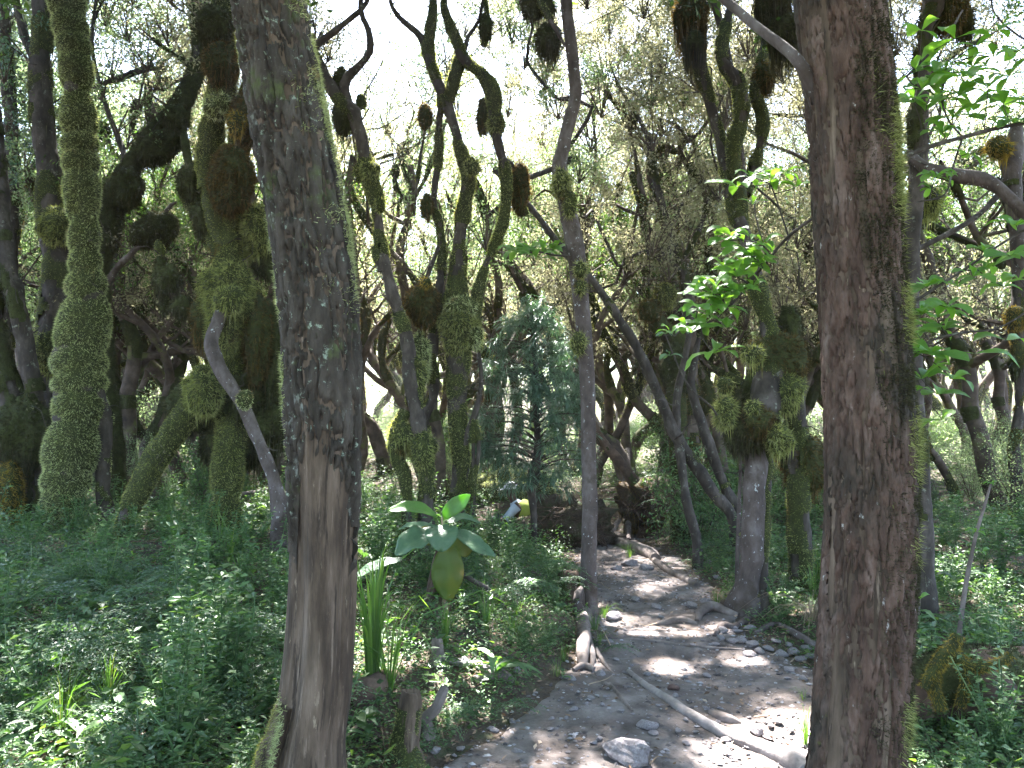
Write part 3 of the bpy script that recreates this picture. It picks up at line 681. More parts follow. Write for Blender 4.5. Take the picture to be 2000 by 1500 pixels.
t = Tree('mossy_tree', 'crooked tree with fat dark moss sleeves on its slanting limbs against the light', 'tree', 10.2, (205, 800), 'the slanting sleeved tree', 'bark', 'darkmoss')
t.limb([(380, -40, 14, .5), (385, 70, 22, .4), (378, 150, 30, .3), (345, 215, 34, .2), (300, 260, 30, .1), (262, 310, 34), (228, 380, 46), (205, 450, 46), (196, 540, 34), (205, 650, 26), (212, 760, 30), (222, 860, 30), (235, 960, 34)], 'trunk', 20, True, cover=.8, thick=.055, dens=7000, L=.035, mfreq=3)
t.clump(310, 285, 58, 26, 0, 'darkmoss', tilt=-.75, strands=90); t.clump(245, 370, 34, 42, -.05, 'darkmoss', tilt=.5, strands=80); t.clump(215, 440, 26, 46, 0, 'darkmoss', strands=50); t.clump(345, 230, 26, 28, 0, 'darkmoss')
t.limb([(355, 240, 10), (365, 300, 14, -.1), (372, 340, 8, -.1)], 'limb', 8, cover=.8, thick=.03)
t.limb([(345, 395, 4, -.2), (335, 400, 8, -.2), (262, 490, 10, -.2), (232, 520, 13, -.1), (205, 560, 16, 0)], 'limb', 10, cover=.1, bark='palebark')
t.clump(300, 448, 52, 30, -.2, 'darkmoss', tilt=-.42, strands=80, dens=11000)
t.limb([(250, 330, 14), (235, 280, 12, .2), (205, 200, 10, .3), (180, 90, 8, .4), (190, -20, 6, .5)], 'limb', 8, cover=.2)
t.limb([(300, 130, 12, .2), (240, 150, 12, .1), (180, 170, 8, .1)], 'limb', 8, cover=.3)
t.crown([[*P(x, y, 10.4 + RG.uniform(-.6, .8)), r] for x, y, r in ((250, 40, .5), (290, 90, .55), (330, 50, .5), (220, 110, .5), (270, 170, .5), (320, 140, .45), (230, 220, .45), (200, 160, .4), (180, 60, .45), (260, -40, .6), (340, -30, .5), (210, -50, .6), (300, 210, .35), (250, 260, .35), (170, -20, .5), (400, 20, .4))], 330, .05)
t.done()

t = Tree('leafy_tree', 'dark tree with drooping feathery foliage at the picture edge', 'tree', 10.8, (15, 900), None, 'bark', 'moss')
t.limb([(-30, -200, 30), (0, 0, 30), (15, 150, 28), (25, 320, 26), (18, 500, 30), (10, 700, 34), (10, 900, 36)], 'trunk', 14, True, cover=.4)
t.crown([[*P(x, y, 10.6 + RG.uniform(-.6, .8)), r] for x, y, r in ((20, 20, .5), (60, 80, .45), (10, 120, .5), (50, 180, .45), (15, 240, .5), (50, 300, .4), (70, 130, .4), (0, -60, .6), (70, -30, .5), (20, 330, .3))], 380, .06, 'needle')
t.done()

# forked tree to the right of the big half-barked trunk
t = Tree('mossy_tree', 'forked crooked tree arching over the trail gap, thin upper fork bare', 'tree', 8.0, (830, 950), 'the forked arching tree', 'bark', 'moss')
t.limb([(560, 40, 12, -.1), (600, 85, 16), (622, 118, 20), (640, 160, 28), (665, 195, 32), (690, 222, 36), (703, 262, 30), (712, 310, 27), (722, 345, 30), (736, 395, 26), (740, 440, 22), (748, 500, 24), (762, 560, 27), (782, 620, 28), (798, 680, 32), (800, 740, 34), (812, 800, 36), (822, 850, 36), (830, 900, 30), (836, 950, 28)], 'trunk', 22, True, cover=.52, thick=.03, dens=7000, mfreq=4)
t.limb([(688, 225, 22), (672, 165, 20), (700, 130, 15), (722, 100, 16), (720, 60, 13), (705, 20, 11), (708, -60, 10)], 'limb', 10, cover=.25, thick=.02)
t.limb([(612, 92, 14), (655, 60, 12), (690, 32, 12), (716, 5, 8), (735, -60, 6)], 'limb', 10, cover=.15)
t.limb([(745, 500, 22), (740, 480, 28), (748, 530, 26)], 'knot', 10, cover=.5)
t.clump(668, 155, 16, 24, .05, 'darkmoss', strands=20); t.clump(672, 225, 24, 30, .05, 'darkmoss', strands=80, sl=.2); t.clump(722, 335, 20, 20, -.05, 'moss', strands=10); t.clump(700, 335, 9, 17, 0, 'moss', strands=0)
t.clump(826, 875, 24, 34, -.05, 'moss', strands=0); t.clump(812, 730, 20, 34, .05, 'moss', strands=0); t.clump(742, 400, 10, 14, -.05, 'moss', strands=0)
t.limb([(792, 800, 20), (770, 850, 26), (780, 900, 26), (795, 960, 22)], 'stem', 12, True, cover=.7, thick=.03)
t.clump(785, 850, 26, 30, 0, 'moss')
t.done()

# twin-stemmed tree in the middle
t = Tree('mossy_tree', 'tall many-limbed tree with a bright moss cuff around its waist', 'tree', 8.4, (900, 950), 'the moss-cuffed middle tree', 'bark', 'moss')
t.limb([(848, -80, 16), (845, 20, 18), (836, 95, 24), (850, 150, 26), (872, 200, 28), (888, 250, 26), (905, 310, 24), (915, 345, 30), (908, 400, 30), (900, 450, 30), (893, 520, 30), (893, 590, 44), (893, 640, 56), (896, 690, 52), (893, 750, 44), (893, 820, 36), (900, 880, 34), (900, 950, 42)], 'trunk', 26, True, cover=.58, thick=.035, dens=8000, mfreq=3.5)
t.limb([(836, 110, 16), (822, 72, 14), (792, 45, 12), (768, 18, 9), (755, -30, 8)], 'limb', 8, cover=.1)
t.limb([(865, 190, 22), (858, 240, 16, .1), (856, 310, 17, .15), (848, 390, 16, .15), (860, 450, 16, .1), (862, 520, 18, .1), (852, 620, 22, .1), (842, 700, 28, .1), (848, 770, 24, .1), (828, 830, 26, .1), (830, 930, 26, .1)], 'stem', 14, True, cover=.55, thick=.028, dens=7000)
t.limb([(865, -60, 12, -.1), (872, 30, 18, -.1), (892, 80, 22, -.1), (905, 115, 26, -.1), (938, 142, 24, -.1), (962, 180, 28, -.1), (966, 240, 26, -.1), (975, 290, 22, -.1), (988, 340, 22, -.1), (988, 400, 20, -.1), (975, 455, 22, -.1), (948, 520, 16, -.1), (932, 580, 24, -.05), (925, 640, 30, 0), (905, 680, 30)], 'limb', 16, cover=.62, thick=.03, dens=8000)
t.limb([(900, 110, 22), (886, 160, 24, -.05), (878, 200, 20, 0)], 'limb', 12, cover=.8, thick=.03)
t.limb([(905, 115, 12, -.1), (915, 70, 12), (935, 40, 11), (950, -40, 10)], 'limb', 8, cover=.4)
t.limb([(945, 90, 10), (952, 50, 12), (945, -20, 10)], 'limb', 8, cover=.5); t.clump(948, 50, 14, 26, 0, 'darkmoss', strands=30)
t.clump(922, 325, 16, 16, -.15, 'moss', strands=0); t.clump(903, 600, 28, 22, -.12, 'palemoss', strands=0); t.clump(897, 636, 40, 44, -.05, 'moss', strands=30, dens=12000); t.clump(925, 655, 18, 22, -.1, 'palemoss', strands=0)
t.clump(825, 592, 30, 38, -.15, 'brownmoss', strands=60, dens=11000); t.clump(832, 552, 10, 9, -.3, 'goldmoss', strands=0); t.limb([(826, 640, 8, -.15), (822, 592, 10, -.15), (838, 530, 8, -.1), (858, 480, 8, .1)], 'limb', 8, cover=.2)
t.clump(820, 700, 19, 50, -.1, 'palemoss', strands=10, dens=11000); t.clump(833, 400, 12, 24, 0, 'brownmoss', strands=20); t.clump(830, 225, 14, 24, 0, 'brownmoss', strands=30)
t.limb([(825, 200, 6), (830, 250, 8), (822, 300, 9), (815, 350, 9), (810, 420, 7)], 'limb', 8, cover=.5, thick=.025)
t.limb([(905, 870, 18, -.05), (930, 800, 12, -.1), (940, 740, 8, -.1), (935, 690, 10, -.05)], 'limb', 8, cover=.2)
t.limb([(918, 950, 14, -.1), (935, 880, 14, -.1), (925, 820, 12, -.1)], 'stem', 8, True, cover=.5)
t.clump(968, 240, 17, 24, -.1, 'moss', strands=0); t.clump(945, 225, 14, 34, .2, 'brownmoss', strands=60); t.clump(1015, 362, 18, 46, .3, 'brownmoss', strands=40, dens=10000)
t.limb([(985, 310, 8, .1), (1005, 330, 8, .3), (1015, 390, 9, .3), (1028, 420, 8, .35)], 'limb', 8, cover=.3)
t.done()

# slim tree at the path edge
Dp = float(G(1148, 1195)[1])
t = Tree('slim_tree', 'slim pale-spotted tree standing on the path edge, kinked above head height', 'tree', Dp, (1150, 1190), 'the slim path-edge tree', 'palebark', 'moss')
t.limb([(1098, -330, 18), (1100, -160, 22), (1106, 0, 24), (1112, 60, 24), (1120, 130, 24), (1124, 190, 25), (1112, 235, 26), (1100, 290, 26), (1092, 330, 30), (1103, 380, 32), (1115, 440, 36), (1125, 490, 36), (1132, 560, 34), (1138, 620, 31), (1143, 680, 30), (1148, 760, 30), (1150, 900, 29), (1152, 1000, 30), (1150, 1100, 31), (1150, 1190, 36)], 'trunk', 26, True, amp=.10, cover=.10, thick=.02, side=(0, 0, 1, .0), dens=6000, freq=9)
t.clump(1096, 355, 18, 26, -.1, 'moss', strands=0, dens=12000); t.clump(1112, 395, 13, 26, -.12, 'moss', strands=0); t.clump(1134, 525, 12, 15, -.12, 'moss', strands=0); t.clump(1135, 560, 12, 13, -.1, 'moss', strands=0); t.clump(1130, 668, 15, 20, -.08, 'moss', strands=0)
t.clump(1072, 75, 26, 30, .1, 'darkmoss', strands=120, sl=.14, dens=11000); t.clump(1050, 12, 34, 20, .1, 'darkmoss', strands=80, sl=.12); t.limb([(1104, 90, 12), (1075, 40, 14), (1040, -20, 14)], 'limb', 8, cover=.5)
t.limb([(1142, 1215, 26, -.15), (1128, 1180, 20, -.2), (1135, 1150, 12, -.1)], 'root', 10, True, cover=0)
t.done()

t = Tree('leaning_tree', 'long thin dark stem leaning all the way down to the fern slope', 'tree', 9.6, (1430, 1010), 'the long leaning stem', 'bark', 'moss')
t.limb([(965, 330, 9, .5), (1000, 370, 11, .45), (1042, 412, 12, .4), (1082, 465, 13, .3), (1120, 510, 14, .2), (1155, 545, 14), (1195, 600, 17), (1240, 672, 19), (1275, 745, 21), (1300, 805, 23), (1325, 860, 24), (1362, 915, 24), (1395, 965, 22), (1432, 1015, 20)], 'trunk', 14, True, cover=.2, thick=.015)
t.limb([(1322, 850, 20), (1322, 780, 14), (1333, 720, 13), (1345, 660, 12), (1352, 600, 9)], 'limb', 10, cover=.2)
t.limb([(1325, 855, 22), (1334, 930, 18, -.1), (1346, 1000, 18, -.2), (1362, 1060, 20, -.2)], 'stem', 12, True, cover=.15)
t.limb([(1365, 660, 10, .1), (1350, 750, 18, .1), (1372, 830, 20, .1), (1395, 900, 22, .1), (1420, 960, 22, .1), (1450, 1020, 20, .1)], 'stem', 12, True, cover=.3, thick=.02)
t.limb([(1318, 858, 4, -.1), (1330, 850, 5, -.2), (1350, 820, 3, -.3)], 'twig', 6, cover=0)
t.done()

# gnarled tree by the path with the overhanging moss head
Dg = float(G(1452, 1195)[1])
t = Tree('mossy_tree', 'gnarled tree by the path, pale lower trunk under a shaggy overhanging head', 'tree', Dg, (1455, 1195), 'the gnarled shaggy-headed tree', 'palebark', 'moss')
t.limb([(1482, 800, 44, .2), (1478, 880, 42, .1), (1474, 950, 42), (1470, 1030, 44), (1466, 1100, 46), (1458, 1160, 56), (1450, 1200, 74)], 'trunk', 24, True, cover=.12, thick=.02)
t.limb([(1500, 860, 26, .1), (1495, 960, 24, .05), (1492, 1060, 26, .02), (1488, 1140, 28), (1490, 1190, 30)], 'stem', 14, True, cover=.5, bark='bark')
t.clump(1455, 842, 42, 36, 0, 'darkmoss', strands=120, sl=.12, dens=10000); t.clump(1416, 805, 23, 27, -.1, 'moss', strands=10, dens=12000); t.clump(1478, 820, 30, 30, -.1, 'brownmoss', strands=40); t.clump(1520, 855, 28, 26, -.1, 'moss', strands=40, dens=11000); t.clump(1470, 795, 14, 14, -.2, 'moss', strands=0)
t.limb([(1490, 820, 60, .2), (1500, 760, 66, .3), (1510, 700, 60, .4), (1500, 640, 40, .5), (1480, 560, 34, .6), (1462, 480, 36, .7), (1440, 420, 36, .8), (1420, 340, 30, .9), (1400, 250, 26, 1.), (1378, 170, 28, 1.), (1358, 80, 34, 1.), (1345, -60, 30, 1.)], 'limb', 24, cover=.6, thick=.04, bark='bark', mfreq=3, dens=6000)
t.limb([(1450, 440, 26, .8), (1442, 360, 24, .8), (1432, 290, 28, .8), (1448, 220, 32, .8), (1440, 160, 32, .8), (1408, 110, 26, .8), (1420, 40, 22, .9), (1450, -60, 20, 1.)], 'limb', 16, cover=.6, thick=.03, bark='bark')
t.limb([(1455, 380, 20, .9), (1475, 320, 24, 1.), (1490, 240, 24, 1.), (1478, 170, 24, 1.), (1495, 60, 20, 1.2), (1490, -60, 18, 1.2)], 'limb', 14, cover=.6, thick=.04, bark='bark')
t.clump(1350, 30, 34, 48, 1., 'brownmoss', strands=200, sl=.35, dens=9000); t.clump(1355, 85, 24, 24, .95, 'darkmoss', strands=120, sl=.3); t.clump(1528, 60, 32, 52, .4, 'darkmoss', strands=220, sl=.25); t.clump(1510, 10, 40, 30, .4, 'darkmoss', strands=120, sl=.3)
t.clump(1490, 150, 22, 30, 1., 'brownmoss'); t.clump(1520, 700, 52, 48, .4, 'brownmoss', strands=80); t.clump(1535, 760, 32, 40, .3, 'moss', strands=60); t.clump(1488, 765, 38, 56, .45, 'darkmoss', strands=80); t.clump(1470, 690, 24, 16, .1, 'moss', strands=20)
t.clump(1415, 752, 15, 16, .2, 'moss', strands=10); t.clump(1545, 640, 24, 44, .6, 'darkmoss', strands=30)
t.limb([(1550, 720, 36, .5), (1560, 800, 34, .5), (1555, 900, 36, .5), (1560, 960, 40, .5)], 'stem', 14, True, cover=.6, bark='bark')
t.clump(1570, 905, 42, 60, .6, 'brownmoss', strands=60)
t.limb([(1450, 1195, 30, -.02), (1425, 1215, 24, -.1), (1395, 1222, 16, -.15), (1375, 1222, 10, -.15)], 'root', 10, cover=0, name='root') if False else None
t.done()

# dark stubby pair behind the leafy sprig
t = Tree('mossy_tree', 'broken dark mossy snag with a blunt elbow stub', 'tree', 11.5, (1300, 900), None, 'bark', 'brownmoss')
t.limb([(1268, 600, 30), (1290, 640, 34), (1320, 662, 36), (1330, 700, 40), (1318, 740, 44), (1322, 820, 36), (1330, 920, 38)], 'trunk', 16, True, cover=.7, thick=.04)
t.limb([(1330, 690, 26), (1345, 600, 22, .2), (1330, 520, 18, .3), (1300, 420, 16, .4), (1275, 330, 16, .5), (1262, 260, 12, .5), (1210, 170, 8, .6), (1190, 120, 5, .6)], 'limb', 12, cover=.4)
t.clump(1270, 605, 22, 22, -.1, 'brownmoss', strands=10); t.clump(1320, 715, 32, 52, 0, 'darkmoss', strands=90); t.clump(1300, 575, 22, 24, .1, 'moss', strands=20)
t.limb([(1330, 520, 14, .3), (1380, 400, 12, .4), (1345, 320, 14, .4)], 'limb', 10, cover=.5)
t.crown([[*P(x, y, 12.2 + RG.uniform(-.6, .6)), r] for x, y, r in ((1180, 120, .5), (1240, 60, .4), (1230, 200, .5), (1290, 240, .4))], 150, .05, 'twigleaf'); t.done()

t = Tree('mossy_tree', 'forked tree beyond the path with amber moss on its slanting trunk', 'tree', 12.5, (1320, 900), None, 'farbark', 'goldmoss')
t.limb([(1330, 300, 10, .2), (1290, 290, 14), (1270, 330, 18), (1282, 380, 20), (1295, 420, 24), (1320, 470, 26), (1340, 540, 28), (1345, 640, 30), (1350, 760, 32), (1352, 900, 34)], 'trunk', 14, True, cover=.5, thick=.03)
t.limb([(1288, 390, 12), (1258, 390, 16), (1240, 300, 10, .2), (1215, 200, 8, .3)], 'limb', 8, cover=.5)
t.crown([[*P(x, y, 13 + RG.uniform(-.6, .6)), r] for x, y, r in ((1300, 260, .4), (1330, 180, .5), (1280, 130, .5))], 160, .05, 'twigleaf'); t.done()

t = Tree('mossy_tree', 'stout pale limbed tree with a brown moss cushion hung high beside the red trunk', 'tree', 6.4, (1830, 900), None, 'palebark', 'brownmoss')
t.limb([(1830, -120, 46), (1825, 0, 44), (1808, 60, 26), (1805, 130, 20), (1800, 210, 28), (1795, 300, 30), (1785, 420, 30), (1780, 600, 30), (1790, 800, 30), (1800, 950, 34)], 'trunk', 16, True, cover=.25, thick=.03, bark='bark')
t.clump(1845, 10, 42, 42, .1, 'brownmoss', strands=60); t.clump(1880, 35, 22, 40, .2, 'darkmoss', strands=60); t.clump(1800, 395, 34, 34, .3, 'moss', strands=60); t.clump(1795, 120, 12, 30, .1, 'darkmoss'); t.clump(1790, 250, 18, 60, 0, 'darkmoss', strands=40)
t.limb([(1775, 300, 20), (1800, 322, 22, -.1), (1860, 342, 26, -.2), (1920, 352, 28, -.2), (1965, 380, 27, -.2), (2010, 425, 26, -.2), (2080, 520, 26, -.2)], 'limb', 16, cover=.05, bark='palebark', blabel='pale bare limb sagging across the bright sky')
t.limb([(1985, 250, 26, .5), (1975, 330, 40, .4), (1985, 430, 34, .3), (2000, 560, 30, .3)], 'limb', 12, cover=.3)
t.clump(1950, 285, 26, 20, .3, 'goldmoss', strands=10)
t.done()

t = Tree('mossy_tree', 'narrow dark trunk at the far picture edge above the sunny litter patch', 'tree', 11.0, (1985, 930), 'the narrow edge trunk', 'bark', 'goldmoss')
t.limb([(2010, 300, 22), (1995, 480, 22), (1985, 620, 30), (1992, 720, 22), (1990, 800, 20), (1982, 880, 22), (1985, 940, 26)], 'trunk', 14, True, cover=.45, thick=.03)
t.clump(1985, 620, 24, 22, -.1, 'goldmoss', strands=20); t.clump(1985, 715, 12, 28, 0, 'darkmoss')
t.crown([[*P(x, y, 11.4), r] for x, y, r in ((2000, 250, .5), (1950, 330, .35), (2030, 400, .4))], 140, .05); t.done()

def shade_canopy():
    """unseen leafy roof added to shade the near wood, plus leaves in view, shared among trees"""
    per = {}; rg = np.random.default_rng(3)
    for D in np.arange(-7, 19, 1.05):  # added roof overhead and behind the camera, keeps sun and sky off
        for x in np.arange(-(7.5 + .25 * max(D, 0)), 7.5 + .25 * max(D, 0), 1.15):
            xx, dd = x + rg.normal() * .35, D + rg.normal() * .35; z = max(5.6, 2.3 + .64 * dd) + rg.random() ** 1.5 * 2.2
            if noise(np.array([xx * .42, dd * .42, 2.0]), 17) > (.95 if -1 < xx < 4.5 and 7.5 < dd < 14.5 else .80 if -7 < xx <= -1 and 7 < dd < 14 else .62) or rg.random() < .02: continue
            px = 1000 + F * xx / max(dd, .1)
            t = min(TREES, key=lambda t: (t.top[0] - xx) ** 2 + (t.top[1] - dd) ** 2); per.setdefault(id(t), (t, []))[1].append([xx, dd, z, rg.uniform(.85, 1.15) * (1 - .35 * smooth(12, 20, dd))])
    for it in range(860):
        dd = rg.uniform(10.5, 28); px = rg.uniform(-150, 2150) if it < 500 else rg.uniform(-100, 420) if it < 620 else rg.uniform(980, 1600); xx = (px - 1000) / F * dd; el = rg.uniform(.14, .66) if it < 760 else rg.uniform(.42, .68)
        if 650 < px < 860 and el > .18: continue
        if 860 < px < 1000 and rg.random() < .5 or (px > 1760 and rg.random() < .45): continue
        t = min(TREES, key=lambda t: (t.top[0] - xx) ** 2 + (t.top[1] - dd) ** 2); per.setdefault(id(t), (t, []))[1].append([xx, dd, 1.6 + dd * el, rg.uniform(.45, .85)])
    for t, bl in per.values():
        mb = MB(); nodes = [np.array([*t.top, .05])]; rest = [np.array(b[:3]) for b in bl]
        while rest:
            T_ = np.array([n[:3] for n in nodes]); d2 = [((T_ - e) ** 2).sum(1) for e in rest]; i = int(np.argmin([d.min() for d in d2])); j = int(np.argmin(d2[i])); e = rest.pop(i); p = nodes[j]
            r = max(.007, p[3] * .74); m1 = p[:3] * .6 + e * .4 + rg.normal(size=3) * .16 + [0, 0, -.08]; m2 = p[:3] * .25 + e * .75 + rg.normal(size=3) * .16
            tube(mb, spline([[*p[:3], p[3] * .9], [*m1, r * 1.1], [*m2, r], [*e, r * .8]], .18), 6, .12, caps=False); nodes.append(np.array([*e, r]))
        mb.build('boughs', t.bark if t.bark != 'barewood' else 'bark', t.o)
        lo = [b for b in bl if b[2] < 2.2 + .64 * b[1]]; hi = [b for b in bl if b[2] >= 2.2 + .64 * b[1]]
        if hi: t.crown(hi, SHADE_CANOPY_N, .095, 'leaf', twigs=False)  # these crowns are the added shading roof above the view
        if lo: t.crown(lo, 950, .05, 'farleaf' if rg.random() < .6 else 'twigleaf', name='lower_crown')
SHADE_CANOPY_N = 900
shade_canopy()
# ---------------------------------------------------------------- the woods beyond: whole trees, each an object of its own
def wild_tree(seed, H, spread, leaf, mossk, barkm='farbark', lean=0., dense=1.0, bare=False):
    rg = np.random.default_rng(seed); wood, bed, fz, cr, tw = MB(), MB(), MB(), MB(), MB(); tips = []
    def grow(p, d, L, r, lvl):
        n = max(3, int(L / .38)); rows = [[*p, r]]; q = np.array(p, float); dd = np.array(d, float)
        for i in range(n):
            dd = dd + rg.normal(size=3) * (.20 if lvl == 0 else .30) + np.array([0, 0, .10 if lvl < 2 else .02]); dd /= np.linalg.norm(dd); q = q + dd * L / n
            rows.append([*q, r * (1 - (.55 if lvl == 0 else .72) * (i + 1) / n)])
        A = spline(rows, .16 if lvl < 2 else .25); sd = (9, 7, 5, 4)[min(lvl, 3)]
        tube(wood if lvl < 2 else tw, A, sd, .16 if lvl < 2 else 0, 5, seed + lvl, caps=False)
        if lvl < 2:
            s0 = rg.uniform(.25, .6); mossy(bed, fz, A, s0, .035 if lvl == 0 else .045, 2.6, 9, 1100, .045, .014, seed=seed + int(L * 90), droop=.8)
            for _ in range(rg.integers(0, 2)):
                c = A[rg.integers(len(A) // 4, len(A))]; rr = rg.uniform(.05, .12)
                b_, f_ = clump_mesh(c[:3] - [0, 0, rr * .2], (rr, rr, rr * rg.uniform(1.0, 1.6)), int(rg.integers(99)), 900, .05, .016, strands=14, sl=.18)
                for src, dst in ((b_, bed), (f_, fz)):
                    for v, f in zip(src.v, src.f): dst.add(v, f)
        if lvl < 3:
            k = {0: rg.integers(3, 6), 1: rg.integers(3, 6), 2: 3}[lvl]
            for i in range(k):
                j = int(len(A) * rg.uniform(.35 if lvl == 0 else .25, .98)); j = min(j, len(A) - 1); a = rg.random() * TAU
                nd = np.array([math.cos(a) * spread, math.sin(a) * spread, rg.uniform(.5, 1.3)]); nd /= np.linalg.norm(nd)
                grow(A[j, :3], nd, L * rg.uniform(.35, .6) if lvl else H * rg.uniform(.22, .42), max(A[j, 3] * rg.uniform(.5, .75), .006), lvl + 1)
        if lvl >= 2: tips.append(rows[-1][:3]); tips.append(rows[len(rows) // 2][:3])
    grow([0, 0, -.3], [lean, lean * .3, 1], H * .72, rg.uniform(.075, .14), 0)
    T_ = np.array(tips)
    if not bare:
        k = int(36 * dense); idx = rg.integers(0, len(T_), len(T_) * k); p = T_[idx] + rg.normal(size=(len(idx), 3)) * np.array([.13, .13, .18])
        d = rg.normal(size=(len(idx), 3)) + [0, 0, .3]; leafcards(cr, p, d, rg.normal(size=(len(idx), 3)) + [0, 0, .7], .055 * rg.uniform(.6, 1.5, len(idx)), .020 * rg.uniform(.6, 1.4, len(idx)), .2)
    root = bpy.data.objects.new('background_tree', None); SC.collection.objects.link(root); root['category'] = 'tree'
    wood.build('trunk', barkm, root)
    if bed.n: build2('moss', [(bed, 'mossbed'), (fz, mossk)], root)
    build2('crown', [(cr, leaf), (tw, barkm)], root, False)
    return root
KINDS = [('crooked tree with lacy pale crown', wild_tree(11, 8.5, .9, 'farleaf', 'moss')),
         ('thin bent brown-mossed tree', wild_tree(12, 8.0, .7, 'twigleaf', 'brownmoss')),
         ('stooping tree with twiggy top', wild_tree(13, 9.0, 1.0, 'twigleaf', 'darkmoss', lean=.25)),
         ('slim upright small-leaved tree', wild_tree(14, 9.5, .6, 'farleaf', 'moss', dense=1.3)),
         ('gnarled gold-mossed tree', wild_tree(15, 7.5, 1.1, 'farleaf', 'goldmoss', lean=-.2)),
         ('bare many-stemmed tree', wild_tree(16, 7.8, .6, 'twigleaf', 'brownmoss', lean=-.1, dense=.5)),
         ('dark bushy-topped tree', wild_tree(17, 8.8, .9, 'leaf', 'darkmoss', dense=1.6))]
for x, y, n in ((40, 880, 'the leaning edge trunk'), (240, 900, 'the slanting sleeved tree'), (1130, 700, 'the slim path-edge tree'), (1250, 880, 'the broken elbow snag'), (1810, 850, 'the stout pale-limbed tree'), (1560, 900, 'the gnarled tree'), (740, 900, 'the half-barked trunk')):
    landmark(x, y, n)
rg = np.random.default_rng(5); used = set(); spots = []
tries = 0
while len(spots) < 270 and tries < 30000:
    tries += 1; D = 11.5 + (42 if len(spots) > 85 else 9) * rg.random(); px = rg.uniform(-120, 2120); x = (px - 1000) / F * D
    if path_d(x, D) < .5 and D < 20: continue
    if 640 < px < 830 and D < 26 and rg.random() < .8: continue      # the bright gap
    if 1800 < px < 2010 and D < 20 and rg.random() < .6: continue
    if 930 < px < 1150 and D < 14: continue
    if any((x - a) ** 2 + (D - b) ** 2 < (.7 + .015 * D) ** 2 for a, b in spots): continue
    spots.append((x, D))
for i, (x, y) in enumerate(spots):
    px = 1000 + F * x / y; k = int(rg.integers(0, 7)); k = 6 if (px < 420 and rg.random() < .5) else k
    look, proto = KINDS[k]; z = float(hg(x, y)); s = rg.uniform(.8, 1.15) * (1 + .55 * smooth(13, 30, y))
    far = 'far ' if y > 24 else ''
    if k not in used: o = proto; used.add(k); o.location = (x, y, z); o.rotation_euler = (0, 0, rg.random() * TAU); o.scale = (s, s, s)
    else: o = dup(proto, (x, y, z), rg.random() * TAU, s, tilt=(rg.normal() * .06, rg.normal() * .06))
    o['group'] = 'trees of the sunlit woods beyond'; settle(o, far + look, (x, y, z + 1.2))
for k in range(7):
    if k not in used: bpy.data.objects.remove(KINDS[k][1])

rg = np.random.default_rng(8)
# ---------------------------------------------------------------- undergrowth prototypes
def make_fern(seed, nf=8, L=.6):
    rg = np.random.default_rng(seed); fr, st = MB(), MB()
    for i in range(nf):
        a = i * TAU / nf + rg.normal() * .3; l = L * rg.uniform(.75, 1.15); rise = rg.uniform(.5, 1.0); t = np.linspace(0, 1, 7)
        rows = np.stack([np.cos(a) * l * t, np.sin(a) * l * t, l * (rise * t - (rise * .55 + .25) * t ** 2)], -1); C = spline(rows, l / 21); n = len(C)
        tube(st, np.hstack([C, np.linspace(.003, .001, n)[:, None]]), 4, 0, caps=False)
        T = np.gradient(C, axis=0); T /= np.linalg.norm(T, axis=1)[:, None]; sd = np.cross(T, [0, 0, 1.]); sd /= np.linalg.norm(sd, axis=1)[:, None]; up = np.cross(sd, T)
        for j in range(3, n - 1):
            u = (j - 3) / (n - 4); pl = l * .27 * (math.sin(math.pi * min(1, (.12 + u * .88))) ** .8 * (1 - u * .35)) + .006
            for sg in (-1, 1):
                m = max(3, int(pl / .0125)); s = np.linspace(.08, 1, m)[:, None]; ax = sd[j] * sg + T[j] * .35 + rg.normal(size=3) * .12; ax /= np.linalg.norm(ax)
                q = C[j] + ax * pl * s - up[j] * pl * .3 * s ** 2 + rg.normal(size=(m, 3)) * .0035; ll = .0135 * (1 - s[:, 0] * .65) + .002
                for s2 in (-1, 1):
                    dd = T[j][None] * s2 + ax * .55 + rg.normal(size=(m, 3)) * .25
                    leafcards(fr, q, np.repeat(dd, 1, 0) if len(dd) == m else np.repeat(dd, m, 0), up[j][None] + rg.normal(size=(m, 3)) * .45, ll, ll * .62, .1)
    root = bpy.data.objects.new('fern', None); SC.collection.objects.link(root); root['category'] = 'fern'
    st.build('stems', 'herb', root); fr.build('fronds', 'fern', root, sm=False); return root

def make_broad(seed, n=7, L=.17, W=.05, h=.12, m='herb', prof='lance'):
    rg = np.random.default_rng(seed); lf, st = MB(), MB()
    for i in range(n):
        a = i * 2.4 + rg.normal() * .3; b = np.array([0, 0, h * rg.uniform(.3, 1)]); l = L * rg.uniform(.7, 1.2); d = np.array([math.cos(a), math.sin(a), 0]); up = rg.uniform(.1, 1.0)
        pts = [b, b + d * l * .35 + [0, 0, l * up * .3], b + d * l * .75 + [0, 0, l * up * .38], b + d * l * 1.1 + [0, 0, l * (up * .3 - .15)]]
        ribbon(lf, pts, W * rg.uniform(.8, 1.2), np.array([-d[0] * .3, -d[1] * .3, 1.]) + rg.normal(size=3) * .15, 7, .14, .02, prof, 3, rg)
    tube(st, [[0, 0, -.03, .004], [.004, .003, h, .003]], 5, 0)
    root = bpy.data.objects.new('broadleaf_plant', None); SC.collection.objects.link(root); root['category'] = 'plant'
    st.build('stem', 'herb', root); lf.build('leaves', m, root); return root

